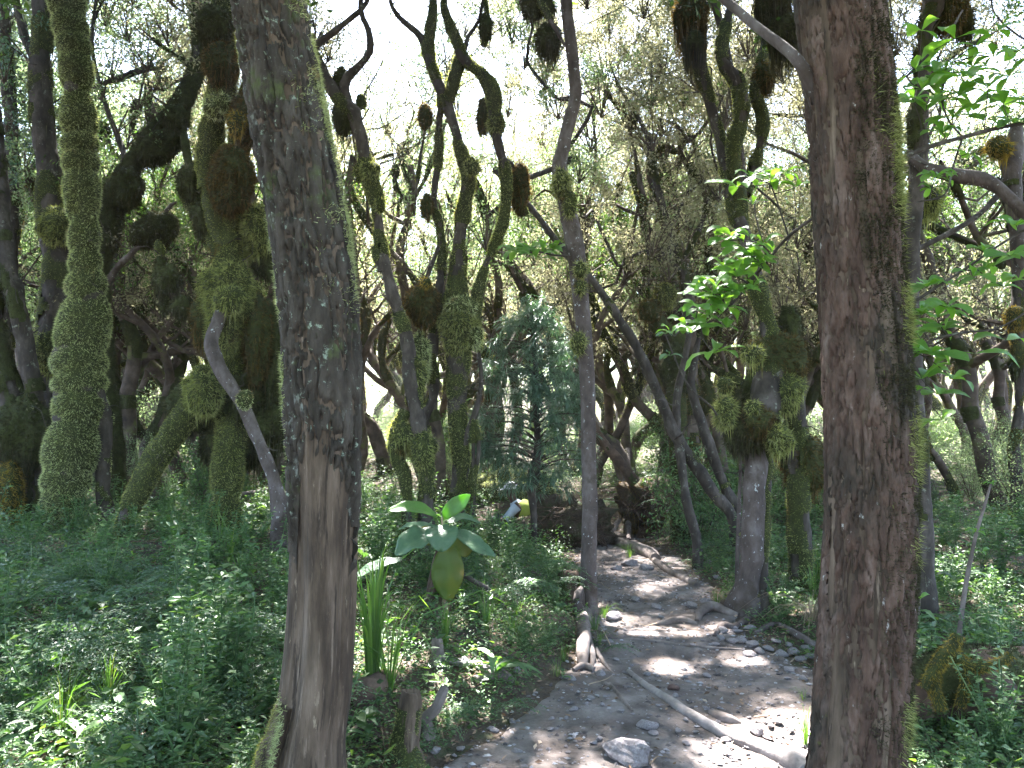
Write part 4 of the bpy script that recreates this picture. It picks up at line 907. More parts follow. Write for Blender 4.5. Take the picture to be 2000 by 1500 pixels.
def make_grass(seed, n=34, L=.4, W=.007, spread=.35, m='grass'):
    rg = np.random.default_rng(seed); g = MB()
    for i in range(n):
        a = rg.random() * TAU; d = np.array([math.cos(a), math.sin(a), 0]); l = L * rg.uniform(.55, 1.15); s = spread * rg.uniform(.2, 1.6); b = d * rg.random() * .035
        pts = [b - [0, 0, .02], b + d * l * s * .25 + [0, 0, l * .5], b + d * l * s * .7 + [0, 0, l * .85 * (1 - s * .25)], b + d * l * s * 1.3 + [0, 0, l * (1 - s * .75)]]
        ribbon(g, pts, W * rg.uniform(.7, 1.3), d + rg.normal(size=3) * .5, 7, .15, 0, 'grass', 2, rg)
    o = g.build('grass_tuft', m); o['category'] = 'grass tuft'; return o

def make_herb(seed, H=.3, R=.2, n=420, L=.028, m='herb'):
    rg = np.random.default_rng(seed); lf, st = MB(), MB(); ps, ds = [], []
    for i in range(9):
        a = rg.random() * TAU; q = np.array([0, 0, 0.]); e = np.array([math.cos(a) * R * rg.random(), math.sin(a) * R * rg.random(), H * rg.uniform(.6, 1.1)])
        C = spline([q, e * .5 + rg.normal(size=3) * .02, e], .03); tube(st, np.hstack([C, np.full((len(C), 1), .0022)]), 4, 0, caps=False)
        k = n // 9; j = rg.integers(len(C) // 5, len(C), k); ps.append(C[j] + rg.normal(size=(k, 3)) * .012)
        aa = rg.random(k) * TAU; ds.append(np.stack([np.cos(aa), np.sin(aa), rg.uniform(-.2, .6, k)], -1))
    p, d = np.vstack(ps), np.vstack(ds); m_ = len(p); leafcards(lf, p, d, rg.normal(size=(m_, 3)) * .35 + [0, 0, 1], L * rg.uniform(.6, 1.4, m_), L * .48 * rg.uniform(.7, 1.3, m_), .15, .1)
    root = bpy.data.objects.new('leafy_herb', None); SC.collection.objects.link(root); root['category'] = 'plant'
    st.build('stems', 'herb', root); lf.build('leaves', m, root, sm=False); return root

def make_bush(seed, H=1.3, n=5200, L=.05, m='leaf'):
    rg = np.random.default_rng(seed); lf, st = MB(), MB(); tips = []
    for i in range(13):
        a = rg.random() * TAU; r = rg.uniform(.1, .6) * H; e = np.array([math.cos(a) * r, math.sin(a) * r, H * rg.uniform(.55, 1.1)]); C = spline([[0, 0, -.1], e * [.35, .35, .5] + rg.normal(size=3) * .05, e], .08)
        tube(st, np.hstack([C, np.linspace(.014, .003, len(C))[:, None]]), 5, 0, caps=False)
        for _ in range(9):
            j = rg.integers(len(C) // 3, len(C)); q = C[j] + rg.normal(size=3) * .17 * H; tube(st, [[*C[j], .004], [*q, .002]], 4, 0, caps=False); tips.append(q)
    T_ = np.array(tips); k = rg.integers(0, len(T_), n); p = T_[k] + rg.normal(size=(n, 3)) * .075 * H; p[:, 2] = np.abs(p[:, 2])
    leafcards(lf, p, rg.normal(size=(n, 3)), rg.normal(size=(n, 3)) * .6 + [0, 0, .8], L * rg.uniform(.6, 1.4, n), L * .42 * rg.uniform(.7, 1.3, n), .18)
    root = bpy.data.objects.new('bush', None); SC.collection.objects.link(root); root['category'] = 'bush'
    st.build('stems', 'farbark', root); lf.build('foliage', m, root, sm=False); return root

class Proto:
    def __init__(s, o, look, group): s.o, s.look, s.group, s.used = o, look, group, False
    def put(s, x, y, rz=None, sc=1., z=None, tilt=(0, 0), look=None):
        z = float(hz(x, y)) - .01 if z is None else z; rz = rg.random() * TAU if rz is None else rz
        if not s.used: o = s.o; s.used = True; o.location = (x, y, z); o.rotation_euler = (tilt[0], tilt[1], rz); o.scale = (sc, sc, sc)
        else: o = dup(s.o, (x, y, z), rz, sc, tilt=tilt)
        o['group'] = s.group; settle(o, look or s.look, (x, y, z + .1)); return o

for x, y, n in ((60, 1120, 'the fern bank edge'), (250, 1150, 'the fern spray'), (280, 1380, 'the grassy slope foot'), (480, 1300, 'the half-barked root spur'), (740, 1330, 'the tall grass sheaf'), (865, 1050, 'the big-leaved plant'),
                (800, 1420, 'the pointed stump'), (1120, 1130, 'the squat mossy stump'), (1240, 1350, 'the long fallen pole'), (1000, 1380, 'the path corner'), (1250, 1080, 'the log at the path end'), (1480, 1240, 'the gnarled tree roots'),
                (1860, 1280, 'the gold-mossed hollow log'), (1880, 1120, 'the pale leaning sapling'), (1060, 900, 'the feathery sapling'), (1920, 980, 'the sunny litter patch'), (1570, 1160, 'the dry grass heap'), (950, 1310, 'the pinkish rocks')): landmark(x, y, n)

ferns = [Proto(make_fern(s, n, l), lk, 'ferns of the forest floor') for s, n, l, lk in ((1, 9, .62, 'spreading feathery fern'), (2, 7, .5, 'small arching fern'), (3, 6, .75, 'long-fronded fern'))]
broads = [Proto(make_broad(4, 7), 'narrow-leaved green plant', 'broadleaf plants of the undergrowth'), Proto(make_broad(5, 9, .13, .055, .2), 'round-leaved herb', 'broadleaf plants of the undergrowth'),
          Proto(make_broad(6, 6, .24, .06, .06, 'bluegreen'), 'blue-green long-leaved plant', 'broadleaf plants of the undergrowth')]
grasses = [Proto(make_grass(7), 'bent grass tuft', 'grass tufts'), Proto(make_grass(8, 26, .28, .005, .6), 'low sprawling grass tuft', 'grass tufts')]
herbs = [Proto(make_herb(9), 'small-leaved green herb', 'leafy herbs of the undergrowth'), Proto(make_herb(10, .42, .25, 500, .034), 'taller small-leaved herb', 'leafy herbs of the undergrowth'), Proto(make_herb(11, .2, .25, 420, .022), 'creeping small-leaved herb', 'leafy herbs of the undergrowth')]
bushes = [Proto(make_bush(12), 'rounded leafy bush', 'bushes under the trees'), Proto(make_bush(13, 1.6, 5200, .045, 'farleaf'), 'loose pale bush', 'bushes under the trees'), Proto(make_bush(14, 1.0, 4200, .055, 'herb'), 'low green bush', 'bushes under the trees')]

# ferns placed where the photograph shows them
for px, py, k, s in ((40, 1250, 0, 1.25), (160, 1265, 2, 1.1), (250, 1275, 0, 1.0), (60, 1150, 2, .95), (150, 1110, 0, .9), (230, 1160, 1, 1.2), (20, 1200, 1, 1.2), (210, 1190, 2, .7), (450, 1345, 0, .9), (400, 1280, 1, 1.), (480, 1380, 1, 1.), (300, 1430, 1, .8),
                     (100, 1400, 1, .8), (1000, 1130, 0, .9), (960, 1170, 1, 1.), (1040, 1160, 1, .9), (950, 1120, 2, .8), (1400, 1110, 0, .75), (1420, 1075, 1, .9), (1380, 1050, 1, 1.), (1330, 1040, 1, .9), (1910, 1240, 0, .6), (1950, 1230, 2, .55), (1850, 1120, 0, .8),
                     (1000, 1060, 0, .8), (1560, 1100, 1, .8), (1240, 1000, 1, 1.3), (1170, 1280, 1, .5), (1060, 1255, 1, .5), (940, 1400, 1, .6), (860, 1430, 1, .6), (1100, 985, 1, 1.2), (1150, 1000, 0, 1.), (1330, 1000, 0, 1.1), (1300, 940, 1, 1.3), (1350, 960, 2, 1.), (1075, 1050, 1, 1.), (120, 1330, 0, 1.), (330, 1320, 2, .9), (180, 1440, 2, .8), (30, 1340, 2, 1.)):
    g = G(px, py); ferns[k].put(g[0], g[1], None, s * 1.3)
for px, py, k, s in ((310, 1215, 0, 1.), (285, 1260, 0, .9), (505, 1400, 2, .8), (530, 1335, 2, .9), (470, 1270, 2, .8), (420, 1150, 0, 1.2), (470, 1130, 1, 1.), (380, 1200, 1, 1.), (90, 1130, 2, .9), (130, 1160, 2, .8), (210, 1130, 2, .9), (60, 1440, 0, 1.), (160, 1470, 0, .9),
                     (270, 1500, 0, 1.), (440, 1480, 2, .8), (390, 1460, 1, .9), (240, 1430, 0, 1.), (480, 1490, 0, .8), (560, 1290, 1, .9), (1100, 1330, 1, .4), (1820, 1160, 1, 1.), (1870, 1180, 1, 1.2), (1930, 1170, 1, 1.1), (1960, 1130, 2, .9), (1840, 1080, 1, 1.3), (1900, 1070, 2, 1.),
                     (1985, 1100, 1, 1.), (1800, 1280, 2, .6), (1990, 1440, 2, .6), (1930, 1480, 1, .6), (720, 1050, 0, 1.2), (700, 1030, 1, 1.2), (740, 1080, 1, 1.), (1530, 1000, 1, 1.2), (1500, 1010, 1, 1.), (1800, 1010, 2, 1.), (1870, 1000, 1, 1.3), (1950, 1040, 2, 1.1)):
    g = G(px, py); broads[k].put(g[0], g[1], None, s)
for px, py, k, s in ((450, 1100, 0, .9), (430, 1060, 0, 1.), (470, 1150, 0, .8), (130, 1400, 0, .7), (120, 1450, 0, .8), (210, 1390, 0, .8), (760, 1350, 0, .6), (1160, 1230, 1, .8), (1170, 1260, 1, .6), (1180, 1210, 1, .6), (1100, 1290, 1, .7), (1090, 1320, 1, .6), (1400, 1180, 1, .7),
                     (950, 1230, 0, .8), (1000, 1240, 1, .8), (1230, 1095, 1, .9), (1600, 1130, 0, 1.1), (1590, 1170, 0, .9), (1850, 1440, 0, .8), (1880, 1470, 0, .6), (1575, 1470, 0, .6), (1570, 1380, 1, .4), (900, 1190, 1, .9), (870, 1260, 0, .8), (1010, 1200, 1, .7), (400, 1080, 1, 1.), (340, 1060, 0, 1.),
                     (1500, 960, 0, 1.), (1520, 1000, 0, .8), (40, 1420, 1, 1.), (330, 1380, 1, 1.)):
    g = G(px, py); grasses[k].put(g[0], g[1], None, s)
cnt = 0; tries = 0
while cnt < 260 and tries < 5000:
    tries += 1; y = 3.2 + 10 * rg.random() ** 1.25; px = rg.uniform(-60, 2060); x = (px - 1000) / F * y
    if path_d(x, y) < .12 or (abs(x + .78) < .22 and abs(y - 3.25) < .3) or (abs(x - 1.33) < .25 and abs(y - 3.05) < .3) or (px > 1180 and px < 1600 and y < 6.5) or (660 < px < 1000 and 3.6 < y < 6.2) or (930 < px < 1100 and 8.8 < y < 12.5) or (px < 330 and rg.random() < .45): continue
    cnt += 1; k = int(rg.integers(0, 3)); herbs[k].put(x, y, None, rg.uniform(.8, 1.6) * (.8 if path_d(x, y) < .4 else 1))
cnt = 0
while cnt < 70:
    y = 3.4 + 8 * rg.random(); px = rg.uniform(-20, 2020); x = (px - 1000) / F * y
    if path_d(x, y) < .25 or (abs(x + .78) < .3 and abs(y - 3.25) < .4) or (abs(x - 1.33) < .3 and abs(y - 3.05) < .4) or (px > 1180 and px < 1600 and y < 6.5): continue
    cnt += 1; broads[int(rg.integers(0, 3))].put(x, y, None, rg.uniform(.7, 1.4))
cnt = 0; tries = 0; bs = []
while cnt < 120 and tries < 5000:
    tries += 1; y = 11 + 26 * rg.random() ** 1.3; px = rg.uniform(-100, 2100); x = (px - 1000) / F * y
    if path_d(x, y) < .5 and y < 20: continue
    if 900 < px < 1200 and y < 16: continue
    if any((x - a) ** 2 + (y - b) ** 2 < .8 for a, b in bs): continue
    bs.append((x, y)); cnt += 1; k = int(rg.integers(0, 3)); bushes[k].put(x, y, None, rg.uniform(.5, 1.1))

# ground cover: leaves nobody could count
def cover(n, ylo, yhi, L, hmax, pxr=(-80, 2080), bias=1.0, m='herb', name='ground_cover', dmin=.05, thr=-.1):
    y = ylo + (yhi - ylo) * RG.random(n) ** bias; x = (RG.uniform(*pxr, n) - 1000) / F * y; d = path_d(x, y)
    pat = fbm(np.stack([x * 1.1, y * 1.1, x * 0], -1), 3, 71); k = (d > dmin + .15 * RG.random(n)) & (pat + .4 * RG.random(n) > thr)
    k &= ~((np.abs(x + .78) < .17) & (np.abs(y - 3.25) < .17)) & ~((np.abs(x - 1.33) < .2) & (np.abs(y - 3.05) < .2))
    x, y, pat = x[k], y[k], pat[k]; n = len(x); hh = hmax * (0.25 + .75 * smooth(-.3, .4, pat)) * RG.random(n) ** 1.3; a = RG.random(n) * TAU
    mb = MB(); leafcards(mb, np.stack([x, y, hz(x, y) + hh], -1), np.stack([np.cos(a), np.sin(a), RG.uniform(-.3, .7, n)], -1), RG.normal(size=(n, 3)) * .45 + [0, -.1, 1], L * RG.uniform(.5, 1.6, n), L * .5 * RG.uniform(.6, 1.3, n), .15, .1)
    return mb.build(name, m, kind='stuff', sm=False)
cover(190000, 2.9, 9.5, .024, .17, bias=1.15, thr=-.15)
cover(17000, 2.9, 11, .062, .28, bias=1.15, thr=-.15, m='leaf', name='broad_ground_cover')
cover(110000, 8, 22, .04, .4, bias=1.2, name='far_ground_cover')
cover(14000, 2.9, 10, .03, .05, m='litter', name='fallen_leaves', thr=-.4)
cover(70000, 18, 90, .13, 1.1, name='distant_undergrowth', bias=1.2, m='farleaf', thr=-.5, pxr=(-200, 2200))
# ---------------------------------------------------------------- single plants, logs, stones
def ztube(rows, name, m, label, cat, sides=14, amp=.12, freq=9, seed=1, step=.03, group=None, caps=True, rf=None):
    """a lying log, pole or root: rows (px, py, width px, lift m) laid on the ground"""
    A = []
    for q in rows:
        g = G(q[0], q[1]); r = q[2] * g[1] / F / 2; A.append([g[0], g[1], g[2] + r * .22 + (q[3] if len(q) > 3 else 0), r])
    A = np.array(A); mb = MB(); tube(mb, spline(A, step), sides, amp, freq, seed, rf, caps); o = mb.build(name, m); c = A[:, :3].mean(0)
    v = np.empty(len(o.data.vertices) * 3, np.float32); o.data.vertices.foreach_get('co', v); o.data.vertices.foreach_set('co', (v.reshape(-1, 3) - c.astype(np.float32)).ravel()); o.location = tuple(c)
    return tag(o, label, cat, group)

def knots(base, th, s, R): return .004 * fbm(base * 22, 3, 8) + .010 * np.clip(noise(base * 5, 4), .35, 1)
ztube([(1228, 1318, 7), (1262, 1348, 12), (1300, 1375, 15), (1345, 1405, 18), (1390, 1430, 20), (1440, 1455, 25), (1490, 1475, 31), (1540, 1497, 40), (1580, 1530, 44)], 'fallen_pole', 'paleroot', 'long smooth fallen pole slanting across the near path', 'log', 20, .06, 6, 3, rf=knots)
ztube([(1190, 1342, 7), (1215, 1375, 9), (1235, 1400, 5)], 'stick', 'log', 'short pale stick beside the tip of the fallen pole', 'stick', 8)
ztube([(1155, 1328, 8), (1185, 1343, 8), (1200, 1350, 4)], 'stick', 'log', 'short dark-ended stick near the knobbly log end', 'stick', 8)
ztube([(1195, 1254, 3), (1260, 1259, 5), (1330, 1266, 6), (1400, 1274, 6), (1450, 1278, 4)], 'root', 'log', 'thin pale root running straight across the path like a step', 'root', 8, step=.04)
ztube([(1268, 1228, 5, .0), (1300, 1222, 12, .0), (1335, 1221, 14, .01), (1362, 1228, 6)], 'root', 'log', 'low smooth root hump in the middle of the path', 'root', 12)
ztube([(1362, 1222, 10), (1370, 1210, 18, .03), (1392, 1203, 20, .03), (1418, 1206, 18, .0), (1440, 1205, 14)], 'root', 'log', 'thick curled root bulging where the path meets the gnarled tree', 'root', 14)
ztube([(1395, 1252, 7), (1412, 1236, 15, .02), (1435, 1228, 13, .01), (1460, 1212, 16)], 'root', 'palebark', 'dark root toe reaching down from the gnarled tree', 'root', 12)
ztube([(1475, 1238, 7), (1500, 1230, 12, .02), (1520, 1226, 10, .02), (1555, 1245, 14, .02), (1600, 1268, 18)], 'root', 'palebark', 'thick arched root lying between stones and the red trunk', 'root', 12)
ztube([(1148, 1182, 26), (1141, 1210, 27), (1140, 1235, 26), (1144, 1262, 27), (1150, 1272, 25)], 'log', 'log', 'short weathered log lying lengthwise at the foot of the slim tree', 'log', 20, .10, 8, 6, rf=knots)
t = thing('root_stub', 'knobbly sunlit root end below the short weathered log', 'root', G(1148, 1305))
for rows, nm in (([(1146, 1262, 25, .06), (1139, 1285, 30, .05), (1138, 1305, 22, .0), (1140, 1312, 18, -.03)], 'knuckle'), ([(1155, 1275, 12, .04), (1158, 1296, 13, .02), (1156, 1306, 9, -.02)], 'toe'), ([(1164, 1283, 10, .03), (1176, 1300, 10, .01), (1195, 1318, 6, -.01), (1212, 1325, 3, -.01)], 'toe'), ([(1120, 1315, 8), (1140, 1312, 14, .01), (1160, 1318, 12)], 'toe')):
    A = np.array([[*(G(q[0], q[1]) + [0, 0, (q[3] if len(q) > 3 else 0) + q[2] * 5.3 / F / 3]), q[2] * 5.3 / F / 2] for q in rows]); mb = MB(); tube(mb, spline(A, .02), 14, .2, 14, 5); mb.build(nm, 'log', t)
ztube([(1185, 1052, 12), (1205, 1068, 20, .02), (1240, 1080, 23, .03), (1268, 1092, 26, .02), (1280, 1100, 22)], 'log', 'log', 'stout broken log across the far end of the path', 'log', 18, .16, 8, 9)
ztube([(1178, 1068, 8, .05), (1195, 1060, 12, .12), (1210, 1048, 9, .22)], 'branch_stub', 'log', 'forked branch stub sticking up from the far log', 'branch', 10)
ztube([(1278, 1102, 12), (1305, 1122, 14), (1335, 1140, 16), (1362, 1156, 15)], 'log', 'log', 'thin log edging the path up to the gnarled tree', 'log', 14, .14, 8, 12)
ztube([(1295, 998, 20, .25), (1278, 1020, 22, .15), (1262, 1040, 24, .05), (1252, 1052, 20, 0)], 'log', 'root', 'dark leaning broken log behind the path end', 'log', 14, .2, 7, 12)
ztube([(870, 1173, 6, .25), (910, 1180, 9, .2), (950, 1190, 10, .15), (985, 1201, 8, .08)], 'branch', 'bark', 'dark snapped branch poking out below the yellowing leaf', 'branch', 10)
ztube([(415, 1015, 6, .3), (470, 1018, 8, .3), (530, 1014, 9, .35)], 'branch', 'log', 'pale dead branch lying level behind the half-barked trunk', 'branch', 8)
ztube([(665, 1455, 4, .02), (700, 1435, 6, .05), (735, 1415, 4, .06)], 'stick', 'driedstem', 'thin pale stick slanting between half-barked trunk and pointed stump', 'stick', 6)
ztube([(1388, 1400, 12), (1405, 1408, 22, -.01), (1425, 1415, 20), (1446, 1420, 8)], 'driftwood', 'log', 'weathered flat piece of wood on the path beside the pole', 'driftwood', 12, .3, 12)
ztube([(680, 1372, 34, -.02), (710, 1355, 44, -.01), (745, 1335, 40, .0), (775, 1320, 26, -.02)], 'log', 'root', 'dark log half buried under the tall grass sheaf', 'log', 20, .5, 7)
ztube([(925, 1330, 14), (955, 1326, 18, .02), (985, 1328, 20, .02), (1000, 1334, 14)], 'log', 'log', 'short purplish log piece among herbs at the path corner', 'log', 14, .14, 8)
ztube([(1590, 1500, 22, .02), (1600, 1470, 24, .12), (1606, 1450, 20, .2)], 'root_stub', 'log', 'pale rounded root stub sunlit against the red trunk', 'root', 12)

def stump(px, py, w, h, label, m='barewood', mossm='moss', lean=(0, 0), cov=.5, mark=None):
    g = G(px, py); k = g[1] / F; t = thing('stump', label, 'stump', g); H = h * k; r = w * k / 2
    A = np.array([[g[0], g[1], g[2] - .08, r * 2.1], [g[0], g[1], g[2] + H * .12, r * 1.5], [g[0], g[1], g[2] + H * .28, r * 1.15], [g[0] + lean[0] * .5, g[1], g[2] + H * .5, r], [g[0] + lean[0] * .9, g[1] + lean[1], g[2] + H * .85, r * .85], [g[0] + lean[0], g[1] + lean[1], g[2] + H * .95, r * .66]])
    mb = MB(); A = spline(A, .015); tube(mb, A, 32, .22, 14, int(px), lambda b, th, s, R: .012 * np.abs(noise(np.stack([R[..., 0] * 5, R[..., 1] * 5, s * 3], -1), 5)) + .10 * r * np.sin(th * 3 + 1)); mb.build('trunk', m, t)
    for i in range(7):
        a = i / 7 * TAU + px; q = A[-1, :3] + [math.cos(a) * r * .42, math.sin(a) * r * .42, -H * .06]; mb = MB(); tube(mb, [[*(q - [0, 0, H * .05]), r * .26], [*q, r * .2], [*(q + [0, 0, H * random.uniform(.04, .13)]), r * .04]], 6, .2, 20); mb.build('splinter', m, t)
    b, f = MB(), MB(); mossy(b, f, A[:int(len(A) * .85)], cov, .012, 8, 24, 12000, .015, .004, seed=int(py)); 
    if b.n: build2('moss', [(b, 'mossbed'), (f, mossm)], t)
    if mark: landmark(px, py - h / 2, mark)
stump(790, 1500, 42, 150, 'pointed mossy stump at the near edge of the path', lean=(.03, 0), cov=.6)
stump(1112, 1180, 44, 66, 'squat mossy stump just behind the slim path-edge tree', 'root', cov=.75)
stump(832, 1432, 17, 88, 'pale broken stick-like stump behind the pointed stump', 'log', lean=(.10, .02), cov=.0)
stump(856, 1295, 20, 48, 'short pale snapped stem above the pinkish rocks', 'log', lean=(-.01, 0), cov=.0)
# dark torn root mass under the big-leaved plant
g = G(850, 1200); t = thing('root_mass', 'dark splintered stump of roots beneath the big-leaved plant', 'stump', g)
for i in range(11):
    a = i / 11 * TAU; mb = MB(); q = g + [math.cos(a) * .10, math.sin(a) * .10, -.05]; e = g + [math.cos(a) * .03 + .03, math.sin(a) * .03, random.uniform(.25, .5)]
    tube(mb, spline([[*q, .035], [*((q + e) / 2 + RG.normal(size=3) * .015), .026], [*e, .008]], .03), 8, .3, 14, i); mb.build('root', 'root', t)

# stones: a few shapes, each stone an object of its own
def stone_proto(seed, m='stone'):
    n, k = 14, 18; ph = np.linspace(.03, np.pi - .03, n)[:, None]; th = np.linspace(0, TAU, k, endpoint=False)[None]
    R = np.stack([np.sin(ph) * np.cos(th), np.sin(ph) * np.sin(th), np.cos(ph) + 0 * th], -1); rg = np.random.default_rng(seed)
    r = np.ones((n, k))
    for _ in range(11):     # broken faces
        d = rg.normal(size=3); d /= np.linalg.norm(d); c = rg.uniform(.55, .85); q = R @ d; r = np.where(q > 1e-3, np.minimum(r, c / np.maximum(q, 1e-3)), r)
    V = R * (r * (1 + .07 * fbm(R * 3, 3, seed)))[..., None] * np.array([1.25, .95, .62]); mb = MB(); mb.add(V, gridfaces(n, k)); capfan(mb, V[0][::-1], V[0].mean(0)); capfan(mb, V[-1], V[-1].mean(0))
    o = mb.build('stone', m, sm=False); o['category'] = 'stone'; return o
stones = [Proto(stone_proto(s), lk, 'stones on and beside the path') for s, lk in ((21, 'angular grey stone'), (22, 'rounded pale stone'), (23, 'flat grey stone'), (24, 'lumpy greyish stone'))]
def put_stone(px, py, w, k=None, look=None, sink=.3):
    g = G(px, py); r = w * g[1] / F / 2.2; stones[k if k is not None else int(rg.integers(0, 4))].put(g[0], g[1], None, r, g[2] + r * (.62 - sink) * .6 + .004, look=look)
for q in ((1265, 1432, 38, 1), (1277, 1447, 24, 3), (1230, 1495, 110, 2), (1172, 1325, 24, 1), (1115, 1333, 20, 1), (1318, 1372, 18, 0), (1175, 1257, 18, 3), (1190, 1262, 16, 0), (1200, 1212, 36, 1), (1196, 1200, 22, 2), (1232, 1110, 34, 2), (1260, 1118, 30, 2), (1205, 1120, 24, 2),
          (1410, 1244, 30, 0), (1432, 1262, 24, 3), (1450, 1258, 26, 1), (1470, 1265, 30, 3), (1485, 1282, 24, 1), (1500, 1270, 22, 0), (1515, 1255, 22, 3), (1528, 1280, 28, 1), (1550, 1278, 34, 0), (1565, 1290, 28, 3), (1585, 1285, 24, 1), (1430, 1228, 22, 1), (1465, 1230, 24, 0), (1440, 1235, 20, 3),
          (1408, 1256, 18, 0), (1465, 1290, 26, 1), (1540, 1262, 18, 2), (1575, 1268, 20, 1), (905, 1300, 44, 0), (882, 1296, 30, 3), (950, 1305, 46, 3), (975, 1300, 30, 1), (1010, 1312, 26, 2), (1480, 1440, 34, 2), (1500, 1452, 20, 3), (1380, 1190, 30, 2), (1350, 1195, 26, 2), (1280, 1195, 26, 2), (1240, 1180, 24, 2),
          (1380, 1330, 18, 0), (1540, 1325, 24, 2), (1570, 1340, 20, 1), (1420, 1455, 22, 3), (1340, 1465, 18, 0), (850, 1470, 26, 2), (900, 1465, 20, 3), (1385, 1100, 22, 3), (1370, 1092, 18, 0), (1400, 1130, 16, 0), (1470, 1290, 14, 0), (1325, 1440, 14, 1), (1010, 1480, 20, 1), (1075, 1440, 16, 3), (1120, 1400, 18, 0), (1170, 1460, 18, 2)):
    put_stone(*q)
for i in range(70):
    px, py = rg.uniform(860, 1590), 1180 + 315 * rg.random() ** .8; g = G(px, py)
    if path_d(g[0], g[1]) > .15: continue
    put_stone(px, py, rg.uniform(7, 17), look='small loose path stone')
o = stone_proto(31, 'redstone'); g = G(1314, 1358); o.location = (g[0], g[1], g[2] + .02); o.scale = (.042, .042, .045); tag(o, 'small reddish brown stone touching the fallen pole', 'stone')
o.name = 'stone'

# plant with very large leaves
g = G(868, 1190); D = float(g[1]) - .15; t = thing('big_leaf_plant', 'tall plant of huge drooping leaves, one of them yellowing', 'plant', (g[0], D, float(hg(g[0], D))))
mb = MB(); q = [P(x, y, D) for x, y in ((870, 1200), (866, 1140), (866, 1080), (864, 1030), (863, 1012))]; tube(mb, spline([[*a, r] for a, r in zip(q, (.022, .018, .014, .010, .005))], .02), 10, .12, 20); mb.build('stem', 'driedstem', t)
def bigleaf(pts, w, nrm, m, wave=.03, prof='oval', fold=.10):
    A = np.array([P(x, y, D + (d[0] if d else 0)) for x, y, *d in pts]); k = D / F
    st = MB(); tube(st, spline([[*P(864, 1032, D), .005], [*((P(864, 1025, D) + A[0]) / 2), .0045], [*A[0], .004]], .02), 6, 0); st.build('petiole', 'limeleaf', t)
    mb = MB(); ribbon(mb, A, w * k, nrm, 16, fold, wave, prof, 5); o = mb.build('leaf', m, t)
    so_ = o.modifiers.new('s', 'SOLIDIFY'); so_.thickness = .0012; return o
bigleaf([(852, 1010), (835, 998, -.05), (800, 991, -.1), (757, 997, -.15)], 34, (0, -.75, 1), 'limeleaf'); bigleaf([(868, 1012), (880, 996, -.02), (900, 982, -.05), (918, 966, -.08)], 34, (.2, -1, .6), 'limeleaf')
bigleaf([(875, 1022), (900, 1010, .1), (920, 1014, .15), (938, 1022, .2)], 24, (0, -.6, 1), 'bluegreen'); bigleaf([(855, 1035), (830, 1045, -.1), (800, 1060, -.15), (772, 1085, -.2)], 58, (-.4, -.9, .7), 'bluegreen', .05)
bigleaf([(786, 1092, -.1), (750, 1100, -.15), (715, 1115, -.2), (688, 1131, -.25)], 30, (-.1, -.5, 1), 'bluegreen', .04)
bigleaf([(863, 1026, -.05), (863, 1045, -.16), (862, 1062, -.2), (861, 1078, -.2)], 64, (0, -1, .35), 'bluegreen', .04); bigleaf([(882, 1040), (908, 1048, -.05), (935, 1068, -.08), (968, 1086, -.1)], 36, (.3, -.8, .8), 'bluegreen', .04)
lf = bigleaf([(874, 1062, -.04), (875, 1095, -.06), (874, 1135, -.07), (878, 1175, -.06)], 62, (.1, -1, .1), 'yellowleaf', .02); lf['label'] = 'hanging leaf with a yellow patch near its base'
bigleaf([(884, 1042, .05), (902, 1060, .08), (912, 1088, .1)], 46, (.3, -1, .1), 'yellowleaf'); bigleaf([(852, 1036, .06), (836, 1046, .08), (820, 1058, .1)], 40, (-.3, -1, .1), 'yellowleaf')
bigleaf([(858, 1034, .1), (830, 1028, .2), (800, 1026, .3), (778, 1034, .35)], 22, (0, -.7, 1), 'bluegreen')

def sheaf(px, py, hpx, n, label, m='grass', W=.012, sp=.25, seed=3):
    g = G(px, py); o = make_grass(seed, n, hpx * g[1] / F, W, sp, m); o.location = tuple(g); return tag(o, label, 'grass tuft')
sheaf(728, 1335, 260, 42, 'tall upright sheaf of broad grass blades beside the half-barked trunk', W=.019, sp=.24); sheaf(760, 1345, 250, 18, 'arching grass blades behind the tall grass sheaf', W=.009, sp=.75, seed=5)
sheaf(1585, 1215, 75, 70, 'sunlit heap of dry straw-coloured grass by the red trunk', 'driedstem', .005, 1.1, 6); sheaf(945, 1190, 90, 16, 'few long arching blades right of the yellowing leaf', W=.008, sp=1.0, seed=8)

